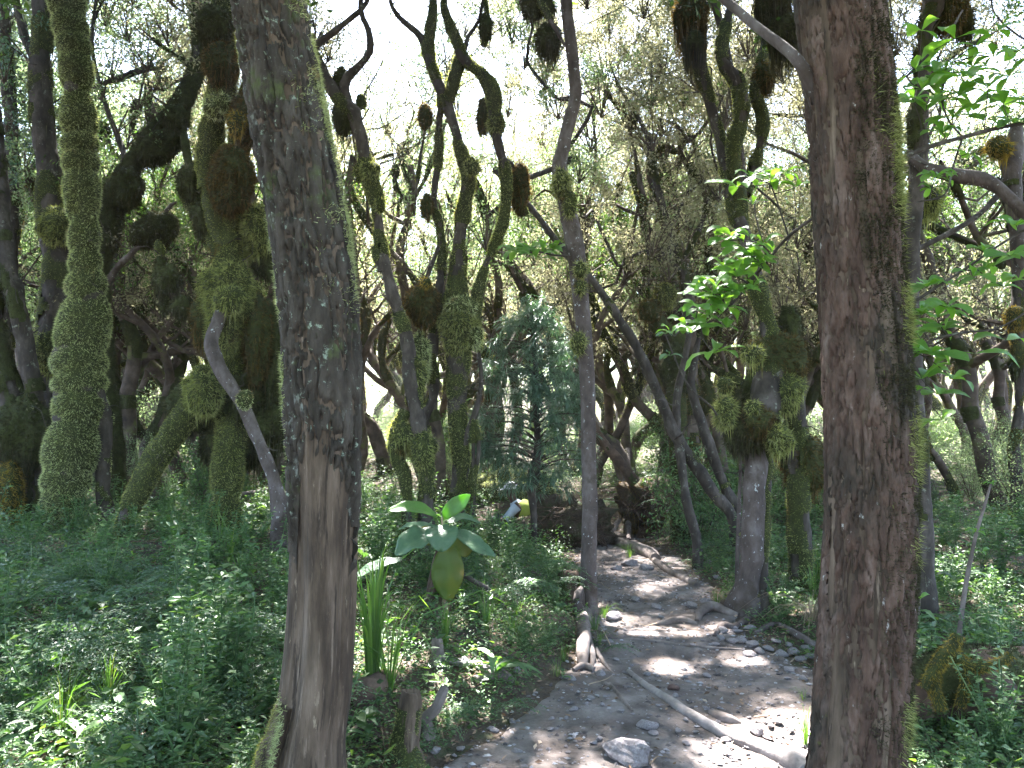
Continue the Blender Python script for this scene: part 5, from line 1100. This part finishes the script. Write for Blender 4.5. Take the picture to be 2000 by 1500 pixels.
# feathery sapling in the middle
D = 9.3; x, _, _ = P(1045, 1080, D); t = thing('feathery_sapling', 'young tree with drooping tiers of blue-green needle-like leaves', 'sapling', (x, D, float(hg(x, D))))
A = limbpath(D, to_ground(D, [(1036, 590, 4), (1042, 650, 8), (1046, 730, 10), (1046, 800, 12), (1050, 870, 14), (1043, 930, 26), (1038, 960, 18), (1043, 1010, 14), (1040, 1080, 14)]), .05); mb = MB(); tube(mb, A, 10, .3, 8); mb.build('trunk', 'bark', t)
mb, tw = MB(), MB(); rows = ((600, 28, 5), (635, 55, 8), (675, 80, 11), (720, 95, 13), (765, 100, 14), (810, 105, 14), (855, 112, 13), (895, 112, 11), (935, 80, 7))
for yy, ww, n in rows:
    for i in range(int(n * 2.3)):
        fx = random.uniform(-1, 1); px = 1040 + fx * ww; dd = D + random.uniform(-.55, .55) * (1 - .5 * abs(fx)); c = P(px, yy + random.uniform(-18, 22), dd); j = int(np.argmin(np.abs(A[:, 2] - c[2] + .1)))
        tube(tw, spline([[*A[j, :3], .008], [*((A[j, :3] + c) / 2 + [0, 0, .06]), .006], [*c, .003]], .1), 4, 0, caps=False)
        k = 46; a = RG.random(k) * TAU; el = RG.uniform(-.9, .8, k); d = np.stack([np.cos(a) * np.cos(el), np.sin(a) * np.cos(el), np.sin(el)], -1)
        for e in range(k):
            pass
        L = .155 * RG.uniform(.6, 1.3, k); p0 = c + RG.normal(size=(k, 3)) * .02; p1 = p0 + d * L[:, None] * .5 - [0, 0, .01]; nrm = RG.normal(size=(k, 3)) * .3 + [0, 0, 1]
        leafcards(mb, p0, d, nrm, L * .6, .011, .1); d2 = d * .8; d2[:, 2] -= .75; leafcards(mb, p0 + d * L[:, None] * .5, d2, nrm, L * .7, .010, .1)
build2('foliage', [(mb, 'needle'), (tw, 'bark')], t, False)

# leafy sprigs hanging in front of the view
def sprig(name, label, D, stems, whorls, m='limeleaf', L=.09, W=.034, cat='branch', anchor=0):
    rg = np.random.default_rng(len(label)); a0 = P(stems[0][anchor][0], stems[0][anchor][1], D + stems[0][anchor][3]); t = thing(name, label, cat, a0); mb = MB()
    allp = []
    for st in stems:
        A = np.array([[*P(q[0], q[1], D + q[3]), q[2] * D / F / 2] for q in st]); A = spline(A, .02); tube(mb, A, 7, .1, 20); allp.append(A[:, :3])
    allp = np.vstack(allp); lf = MB()
    for q in whorls:
        c = P(q[0], q[1], D + rg.uniform(-.12, .12)); s = q[2] / 45 if len(q) > 2 else 1; n = int(q[3]) if len(q) > 3 else 6
        j = np.argmin(((allp - c) ** 2).sum(1)); tube(mb, spline([[*allp[j], .003], [*((allp[j] + c) / 2 + rg.normal(size=3) * .01), .0025], [*c, .002]], .02), 5, 0, caps=False)
        for i in range(n):
            a = i / n * TAU + rg.normal() * .35; d = np.array([math.cos(a), math.sin(a) * .8, rg.uniform(-.25, .6)]); d /= np.linalg.norm(d); l = L * s * rg.uniform(.7, 1.2)
            ribbon(lf, [c, c + d * l * .35 + [0, 0, .01], c + d * l * .7 + [0, 0, .006], c + d * l - [0, 0, l * rg.uniform(0, .3)]], W * s * rg.uniform(.8, 1.2), np.array([rg.normal() * .4, -.55, 1.]), 7, .12, .02, 'obov', 3, rg)
    mb.build('stem', 'bark', t); lf.build('leaves', m, t); return t
sprig('leafy_sprig', 'bright green whorled sprig reaching out before the gnarled tree', 3.35, [[(1640, 395, 7, -.1), (1590, 425, 6, -.08), (1540, 462, 6, 0), (1500, 508, 6, .05), (1450, 570, 6, .1), (1410, 612, 5, .12), (1370, 638, 4, .14), (1325, 648, 3, .15)], [(1500, 508, 4, .05), (1480, 440, 3, .1), (1470, 380, 3, .12)], [(1540, 462, 4, 0), (1520, 400, 3, .05), (1505, 360, 3, .05)]],
      [(1340, 638), (1350, 650, 40, 5), (1395, 690, 50, 5), (1372, 640, 40), (1420, 600), (1392, 572, 50), (1362, 600, 36), (1440, 540, 50), (1455, 485, 50), (1430, 460, 44), (1485, 515, 40), (1415, 520, 36), (1470, 560, 40, 4), (1405, 545), (1385, 615, 40), (1440, 365, 50, 5), (1505, 352, 46, 5), (1470, 400, 30, 4), (1555, 365, 40, 4), (1310, 652, 30, 3), (1420, 640, 34, 4), (1468, 500, 40), (1440, 575, 44), (1425, 470, 44), (1450, 520, 48), (1400, 560, 48), (1375, 585, 46), (1360, 625, 40), (1410, 585, 44), (1490, 475, 40), (1530, 340, 40), (1465, 345, 40)], L=.105, W=.045)
sprig('drooping_sprig', 'thin pale sprig with few bluish leaves hanging below the bright whorls', 4.2, [[(1300, 655, 2.5, 0), (1325, 715, 3, 0), (1350, 760, 3.5, 0), (1385, 790, 4, 0), (1400, 810, 4, .05)]], [(1300, 652, 34, 4), (1308, 695, 34, 4), (1330, 648, 24, 3)], 'bluegreen')
sprig('leafy_branch', 'dark thin branch with rounded green leaves crossing behind the red trunk', 3.9, [[(1770, 305, 9, 0), (1820, 285, 9, 0), (1880, 268, 8, 0), (1940, 252, 8, 0), (2040, 232, 7, 0)], [(1880, 268, 4, 0), (1850, 230, 4, .05), (1840, 180, 4, .1), (1862, 120, 3, .1)], [(1880, 268, 4, 0), (1860, 330, 4, 0), (1845, 380, 4, 0), (1790, 395, 3, 0)], [(1770, 150, 5, .1), (1810, 110, 5, .1), (1850, 70, 5, .15), (1880, 20, 4, .2)]],
      [(1790, 140, 50), (1820, 160, 60), (1800, 175, 50), (1850, 130, 55), (1880, 150, 60), (1905, 90, 40, 4), (1865, 75, 70, 3), (1870, 190, 50), (1835, 195, 50), (1810, 205, 44), (1900, 205, 60, 5), (1860, 230, 44), (1930, 170, 40, 4), (1960, 205, 50), (1990, 190, 50), (1980, 240, 36), (1830, 345, 40), (1850, 352, 30), (1820, 370, 30), (1900, 130, 40), (1940, 110, 34, 4), (1785, 200, 50), (1840, 260, 44), (1920, 235, 44), (1970, 150, 44), (1890, 300, 40, 4), (1800, 60, 44, 4), (1950, 60, 44, 5), (1990, 100, 44, 5)], L=.12, W=.05)
sprig('leafy_branch', 'slender upsloping branch whose green leaves hang beside the red trunk', 3.7, [[(1770, 600, 6, 0), (1830, 560, 6, 0), (1890, 522, 5, 0), (1950, 480, 5, 0), (2030, 432, 5, 0)], [(1775, 700, 5, 0), (1820, 665, 5, 0), (1880, 650, 5, 0), (1950, 640, 4, 0), (2020, 600, 4, 0)]],
      [(1800, 615, 50), (1830, 620, 50), (1850, 600, 44), (1790, 650, 50), (1820, 690, 56), (1800, 740, 60), (1830, 770, 50, 4), (1845, 645, 44), (1905, 690, 62, 2), (1965, 665, 66, 2), (1940, 520, 50, 5), (1975, 500, 56, 5), (1990, 545, 50, 4), (1920, 490, 40, 4), (1960, 560, 40, 4), (1840, 820, 50, 4), (1870, 560, 36, 3), (1810, 560, 50), (1790, 690, 50), (1860, 740, 44, 4), (1900, 540, 44), (1985, 440, 50), (1820, 650, 50)], L=.115, W=.05)
sprig('leafy_twig', 'small lit sprig beside the middle tree at the feathery sapling top', 7.0, [[(1110, 500, 5, 0), (1080, 498, 4, 0), (1050, 492, 4, 0), (1010, 498, 3, 0)]], [(1010, 492, 70, 7), (1035, 485, 70, 7), (1060, 492, 70, 7), (1048, 505, 60, 6), (1080, 490, 60, 6)], L=.13, W=.045)
# saplings and seedlings standing by themselves
def shoot(px, py, pts, whorls, label, m='limeleaf', stem='log', L=.09, W=.03):
    g = G(px, py); D = float(g[1]); pts = [(px, py, pts[0][2])] + list(pts); t = thing('sapling', label, 'sapling', g); mb = MB(); A = spline([[*P(x, y, D), w * D / F / 2] for x, y, w in pts], .03); tube(mb, A, 8, .1, 12); mb.build('stem', stem, t); lf = MB()
    for q in whorls:
        c = P(q[0], q[1], D); n = int(q[3]) if len(q) > 3 else 5
        for i in range(n):
            a = i / n * TAU + RG.normal() * .3; d = np.array([math.cos(a), math.sin(a), RG.uniform(0, .7)]); d /= np.linalg.norm(d); l = L * q[2] / 45
            ribbon(lf, [c, c + d * l * .4 + [0, 0, .01], c + d * l * .75, c + d * l - [0, 0, l * .2]], W * q[2] / 45, np.array([RG.normal() * .3, -.5, 1.]), 7, .12, .02, 'obov', 3)
    lf.build('leaves', m, t)
shoot(1870, 1290, [(1872, 1250, 9), (1885, 1150, 9), (1905, 1050, 7), (1925, 980, 6), (1935, 945, 4)], [(1905, 1040, 40, 6), (1918, 1080, 40, 4), (1935, 945, 26, 4)], 'pale leaning sapling rising from the gold-mossed log')
shoot(1788, 1260, [(1790, 1230, 4), (1795, 1190, 4), (1797, 1170, 3)], [(1797, 1170, 50, 3), (1790, 1235, 50, 6)], 'tiny seedling with glowing yellow-green leaves beside the red trunk')
shoot(1440, 1170, [(1440, 1100, 9), (1443, 1000, 8), (1446, 920, 6), (1444, 880, 4)], [(1444, 890, 34, 2)], 'thin straight shoot with one glowing leaf against the gnarled tree', stem='palebark')
shoot(905, 960, [(905, 900, 3), (898, 850, 3), (912, 800, 2), (905, 785, 2)], [(908, 785, 60, 5), (898, 822, 60, 3), (915, 800, 40, 3)], 'spindly shoot of light green leaves before the moss-cuffed tree', L=.12)
shoot(1800, 1000, [(1802, 950, 6), (1798, 880, 6), (1800, 820, 5), (1790, 760, 4)], [(1850, 820, 40, 3), (1790, 800, 40, 4), (1800, 760, 40, 5)], 'thin brown sapling close behind the red trunk', 'leaf', 'bark')

# gold-mossed hollow log at the lower right
g = G(1930, 1420); D = float(g[1]); t = thing('hollow_log', 'dark hollow rotten log draped with golden moss below the pale sapling', 'log', g)
A = limbpath(D, [(1800, 1370, 70, .1), (1850, 1350, 130, .15), (1920, 1350, 150, .2), (2000, 1360, 160, .3), (2100, 1370, 160, .4)], .03); mb = MB(); tube(mb, A, 36, .35, 5, 4); mb.build('trunk', 'root', t)
b, f = MB(), MB(); mossy(b, f, A, .6, .03, 4, 36, 9000, .022, .006, seed=7, side=(0, 0, 1, .8)); build2('moss', [(b, 'mossbed'), (f, 'darkmoss')], t)
for rows in ([(1805, 1345, 8), (1830, 1300, 16), (1855, 1268, 14), (1872, 1240, 7)], [(1858, 1272, 12), (1885, 1298, 15), (1930, 1300, 11), (1960, 1290, 7), (1975, 1278, 4)], [(1835, 1290, 12), (1822, 1330, 14), (1838, 1385, 8)], [(1880, 1300, 10), (1885, 1340, 12), (1875, 1380, 6)]):
    A = limbpath(D - .12, rows, .02); mb = MB(); tube(mb, A, 12, .3, 12, 5); b, f = MB(), MB(); mossy(b, f, A, .9, .016, 9, 16, 14000, .022, .005, seed=9, droop=.8); build2('limb', [(mb, 'root'), (b, 'mossbed'), (f, 'goldmoss')], t)
# banks of torn roots at the end of the path
def rootball(px, py, D, w, h, label, n=90, m='brownmoss', tilt=0., seed=1, rm='root'):
    c = P(px, py, D); k = D / F / 2; t = thing('root_plate', label, 'root mass', (c[0], c[1], c[2] - h * k)); bed, bl = clump_mesh(c, (w * k, min(w, h) * k * .8, h * k), seed, 5000, .035, .008, tilt=tilt, strands=260, sl=.3, amp=.8, rough=.4); build2('soil_ball', [(bed, 'soil'), (bl, m)], t)
    mb = MB(); r2 = np.random.default_rng(seed)
    for i in range(n * 2):
        a = r2.random() * TAU; q = c + np.array([math.cos(a) * w * k * r2.uniform(.1, .95), -min(w, h) * k * r2.uniform(.3, .85), math.sin(a) * h * k * r2.uniform(.1, .95)]); e = q + np.array([r2.normal() * .22, -r2.random() * .12, r2.normal() * .16 - .12])
        tube(mb, spline([[*q, r2.uniform(.005, .016)], [*((q + e) / 2 + r2.normal(size=3) * .05), .006], [*e, .002]], .05), 5, .2, 12)
    mb.build('root_hair', rm, t)
rootball(1105, 1032, 11.3, 165, 105, 'dark torn root plate overhanging the far end of the path', 90, 'darkmoss', seed=3); rootball(1275, 985, 12.4, 130, 85, 'shaggy brown root mass hanging where a slanted limb ends', 60, 'brownmoss', .5, 5)
t = Tree('snag', 'slanted broken limb ending in the shaggy brown root mass', 'tree', 12.1, (1225, 915), None, 'root', 'brownmoss'); t.limb([(1120, 760, 8), (1150, 810, 12), (1180, 865, 17), (1208, 900, 20), (1240, 945, 22)], 'trunk', 12, cover=.3)
TREES.remove(t); t.done()
ztube([(1228, 1060, 10, .0), (1226, 1020, 16, .25), (1225, 985, 15, .5), (1226, 950, 12, .75)], 'pale_post', 'palebark', 'pale short stem standing under the shaggy brown root mass', 'tree trunk', 10)

# sunlit mossy boulder behind the seated person
g = P(985, 945, 13.6); bed, bl = clump_mesh(g + [0, 0, -.15], (.95, .6, .38), 12, 9000, .03, .008, amp=.35); t = thing('mossy_boulder', 'sunlit boulder thickly covered with bright moss behind the seated person', 'boulder', g + [0, 0, -.5]); build2('moss', [(bed, 'mossbed'), (bl, 'palemoss')], t)

# ---------------------------------------------------------------- the person sitting beyond the herbs
D = 11.9; c = P(1018, 1050, D); gz = float(hg(c[0], c[1])); k = D / F
t = thing('person', 'person sitting bent forward in white cap and yellow-green vest', 'person', (c[0], c[1], gz)); HIP = np.array([P(1022, 1052, D)[0], D, P(1022, 1052, D)[2]])
def pp(px, py, d=0.): return P(px - 12, py, D + d)
def blend(rows, name, m, sides=18, amp=.03, parent=None, sq=None):
    A = spline(np.array(rows, float), .02); mb = MB(); tube(mb, A, sides, amp, 9, 3); return mb.build(name, m, parent or t)
# body: one skinned surface from hips to head, arms and legs
def body():
    J = [(*HIP, .14), (*pp(1034, 1020), .135), (*pp(1028, 998), .15), (*pp(1018, 982), .075), (*pp(1013, 974), .055), (*pp(1010, 962), .085), (*pp(1008, 953), .088)]
    J += [(*pp(1020, 990, -.17), .06), (*pp(1000, 1015, -.2), .043), (*pp(978, 1018, -.14), .032), (*pp(970, 1018, -.12), .028)]           # near arm
    J += [(*pp(1020, 990, .17), .06), (*pp(1000, 1015, .2), .043), (*pp(978, 1018, .14), .032), (*pp(970, 1018, .12), .028)]
    J += [(*(HIP + [-.02, -.10, 0]), .11), (*(HIP + [-.40, -.14, .24]), .07), (*(HIP + [-.52, -.14, -.10]), .045), (*(HIP + [-.64, -.15, -.12]), .035)]
    J += [(*(HIP + [-.02, .10, 0]), .11), (*(HIP + [-.40, .14, .26]), .07), (*(HIP + [-.50, .14, -.10]), .045), (*(HIP + [-.62, .15, -.12]), .035)]
    E = [(0, 1), (1, 2), (2, 3), (3, 4), (4, 5), (5, 6), (2, 7), (7, 8), (8, 9), (9, 10), (2, 11), (11, 12), (12, 13), (13, 14), (0, 15), (15, 16), (16, 17), (17, 18), (0, 19), (19, 20), (20, 21), (21, 22)]
    me = bpy.data.meshes.new('body'); off = np.array(t.location); me.from_pydata([tuple(np.array(j[:3]) - off) for j in J], E, []); me.materials.append(M['skin'])
    o = bpy.data.objects.new('body', me); SC.collection.objects.link(o); o.parent = t; s = o.modifiers.new('skin', 'SKIN'); 
    for i, j in enumerate(J): me.skin_vertices[0].data[i].radius = (j[3], j[3])
    me.skin_vertices[0].data[0].use_root = True; s.use_smooth_shade = True; b = o.modifiers.new('sub', 'SUBSURF'); b.levels = 2; b.render_levels = 2; return o
body()
blend([[*(pp(1034, 1040)), .155], [*pp(1036, 1018), .152], [*pp(1030, 998), .165], [*pp(1020, 986), .10], [*pp(1015, 979), .065]], 'shirt', 'shirt')
blend([[*(pp(1041, 1034, -.03)), .14], [*pp(1042, 1012, -.04), .165], [*pp(1037, 996, -.04), .165], [*pp(1026, 983, -.02), .10]], 'vest', 'vest')
for sgn in (-1, 1): blend([[*pp(1022, 989, .17 * sgn), .075], [*pp(1008, 1004, .19 * sgn), .06], [*pp(999, 1015, .2 * sgn), .055]], 'sleeve', 'shirt', 12)
blend([[*pp(1043, 986, -.1), .012], [*pp(1050, 996, -.12), .016], [*pp(1049, 1012, -.12), .012]], 'strap', 'orangestrap', 8)
blend([[*pp(1026, 1030, -.16), .03], [*pp(1024, 1042, -.18), .05], [*pp(1020, 1056, -.17), .04]], 'blue_cloth', 'bluecloth', 12)
for sgn in (-1, 1): blend([[*(HIP + [0, .10 * sgn, 0]), .125], [*(HIP + [-.2, .12 * sgn, .12]), .10], [*(HIP + [-.40, .14 * sgn, .25]), .085], [*(HIP + [-.46, .14 * sgn, .08]), .07], [*(HIP + [-.50, .14 * sgn, -.08]), .06]], 'trouser_leg', 'trousers', 14)
for sgn in (-1, 1): blend([[*(HIP + [-.48, .14 * sgn, -.12]), .05], [*(HIP + [-.58, .145 * sgn, -.13]), .048], [*(HIP + [-.70, .15 * sgn, -.14]), .032]], 'shoe', 'trousers', 12)
for sgn in (-1, 1):      # hands with five fingers
    w = pp(970, 1018, .12 * sgn); mb = MB(); tube(mb, spline([[*w, .024], [*(w + [-.05, 0, -.02]), .034], [*(w + [-.08, 0, -.035]), .028]], .01), 10, 0)
    for i, (dy, l) in enumerate(((-.027, .06), (-.009, .075), (.009, .07), (.026, .055))):
        q = w + [-.08, dy, -.035]; tube(mb, spline([[*q, .009], [*(q + [-l * .5, 0, -.012]), .008], [*(q + [-l * .75, 0, -l * .5]), .006]], .01), 6, 0)
    q = w + [-.03, -.028, -.01]; tube(mb, spline([[*q, .011], [*(q + [-.03, -.02, -.015]), .009], [*(q + [-.055, -.02, -.03]), .007]], .01), 6, 0); mb.build('hand', 'skin', t)
hc = pp(1009, 955); mb = MB(); n, m_ = 10, 22; ph = np.linspace(.02, np.pi / 2 + .1, n)[:, None]; th = np.linspace(0, TAU, m_, endpoint=False)[None]
R = np.stack([np.sin(ph) * np.cos(th) * .112, np.sin(ph) * np.sin(th) * .10, np.cos(ph) * .10 + 0 * th + .015], -1); mb.add(R + hc, gridfaces(n, m_)); mb.build('cap', 'cap', t)
mb = MB(); ribbon(mb, [hc + [-.08, 0, .015], hc + [-.13, 0, .01], hc + [-.19, 0, -.02]], .17, (0, 0, 1), 6, -.1, 0, 'grass', 4); mb.build('cap_brim', 'cap', t)
mb = MB(); tube(mb, [[*(hc + [-.095, 0, -.02]), .012], [*(hc + [-.112, 0, -.055]), .016], [*(hc + [-.095, 0, -.06]), .012]], 8, 0); mb.build('nose', 'skin', t)
landmark(1015, 980, 'the seated person')
def far_woods(n):
    y = 40 + 55 * RG.random(n) ** .9; x = RG.uniform(-.75, .75, n) * y; z = RG.random(n) * (9 + 8 * noise(np.stack([x * .12, y * .12, x * 0], -1), 61)); q = fbm(np.stack([x * .28, y * .28, z * .35], -1), 3, 62)
    k = q + .25 * RG.random(n) > .08; x, y, z = x[k], y[k], z[k]; m = len(x); mb = MB()
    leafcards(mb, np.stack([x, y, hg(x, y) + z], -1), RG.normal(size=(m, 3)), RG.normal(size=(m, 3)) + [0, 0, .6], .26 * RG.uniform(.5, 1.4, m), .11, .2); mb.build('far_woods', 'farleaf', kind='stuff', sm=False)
far_woods(170000)
if HAZE:
    v, f = [], [[3, 2, 1, 0], [4, 5, 6, 7], [1, 5, 4, 0], [2, 6, 5, 1], [3, 7, 6, 2], [0, 4, 7, 3]]
    for z in (-1.8, 26): v += [[-75, -30, z], [75, -30, z], [75, 110, z], [-75, 110, z]]
    m = bpy.data.materials.new('air'); m.use_nodes = True; nt = m.node_tree; nt.nodes.remove(nt.nodes['Principled BSDF'])
    pv = nt.nodes.new('ShaderNodeVolumePrincipled'); pv.inputs['Density'].default_value = HAZE; pv.inputs['Color'].default_value = (.93, .94, 1, 1); pv.inputs['Anisotropy'].default_value = .3
    nt.links.new(pv.outputs[0], nt.nodes['Material Output'].inputs['Volume']); M['air'] = m; mb = MB(); mb.add(v, f); mb.build('haze', 'air', kind='stuff', sm=False)
finish_labels()
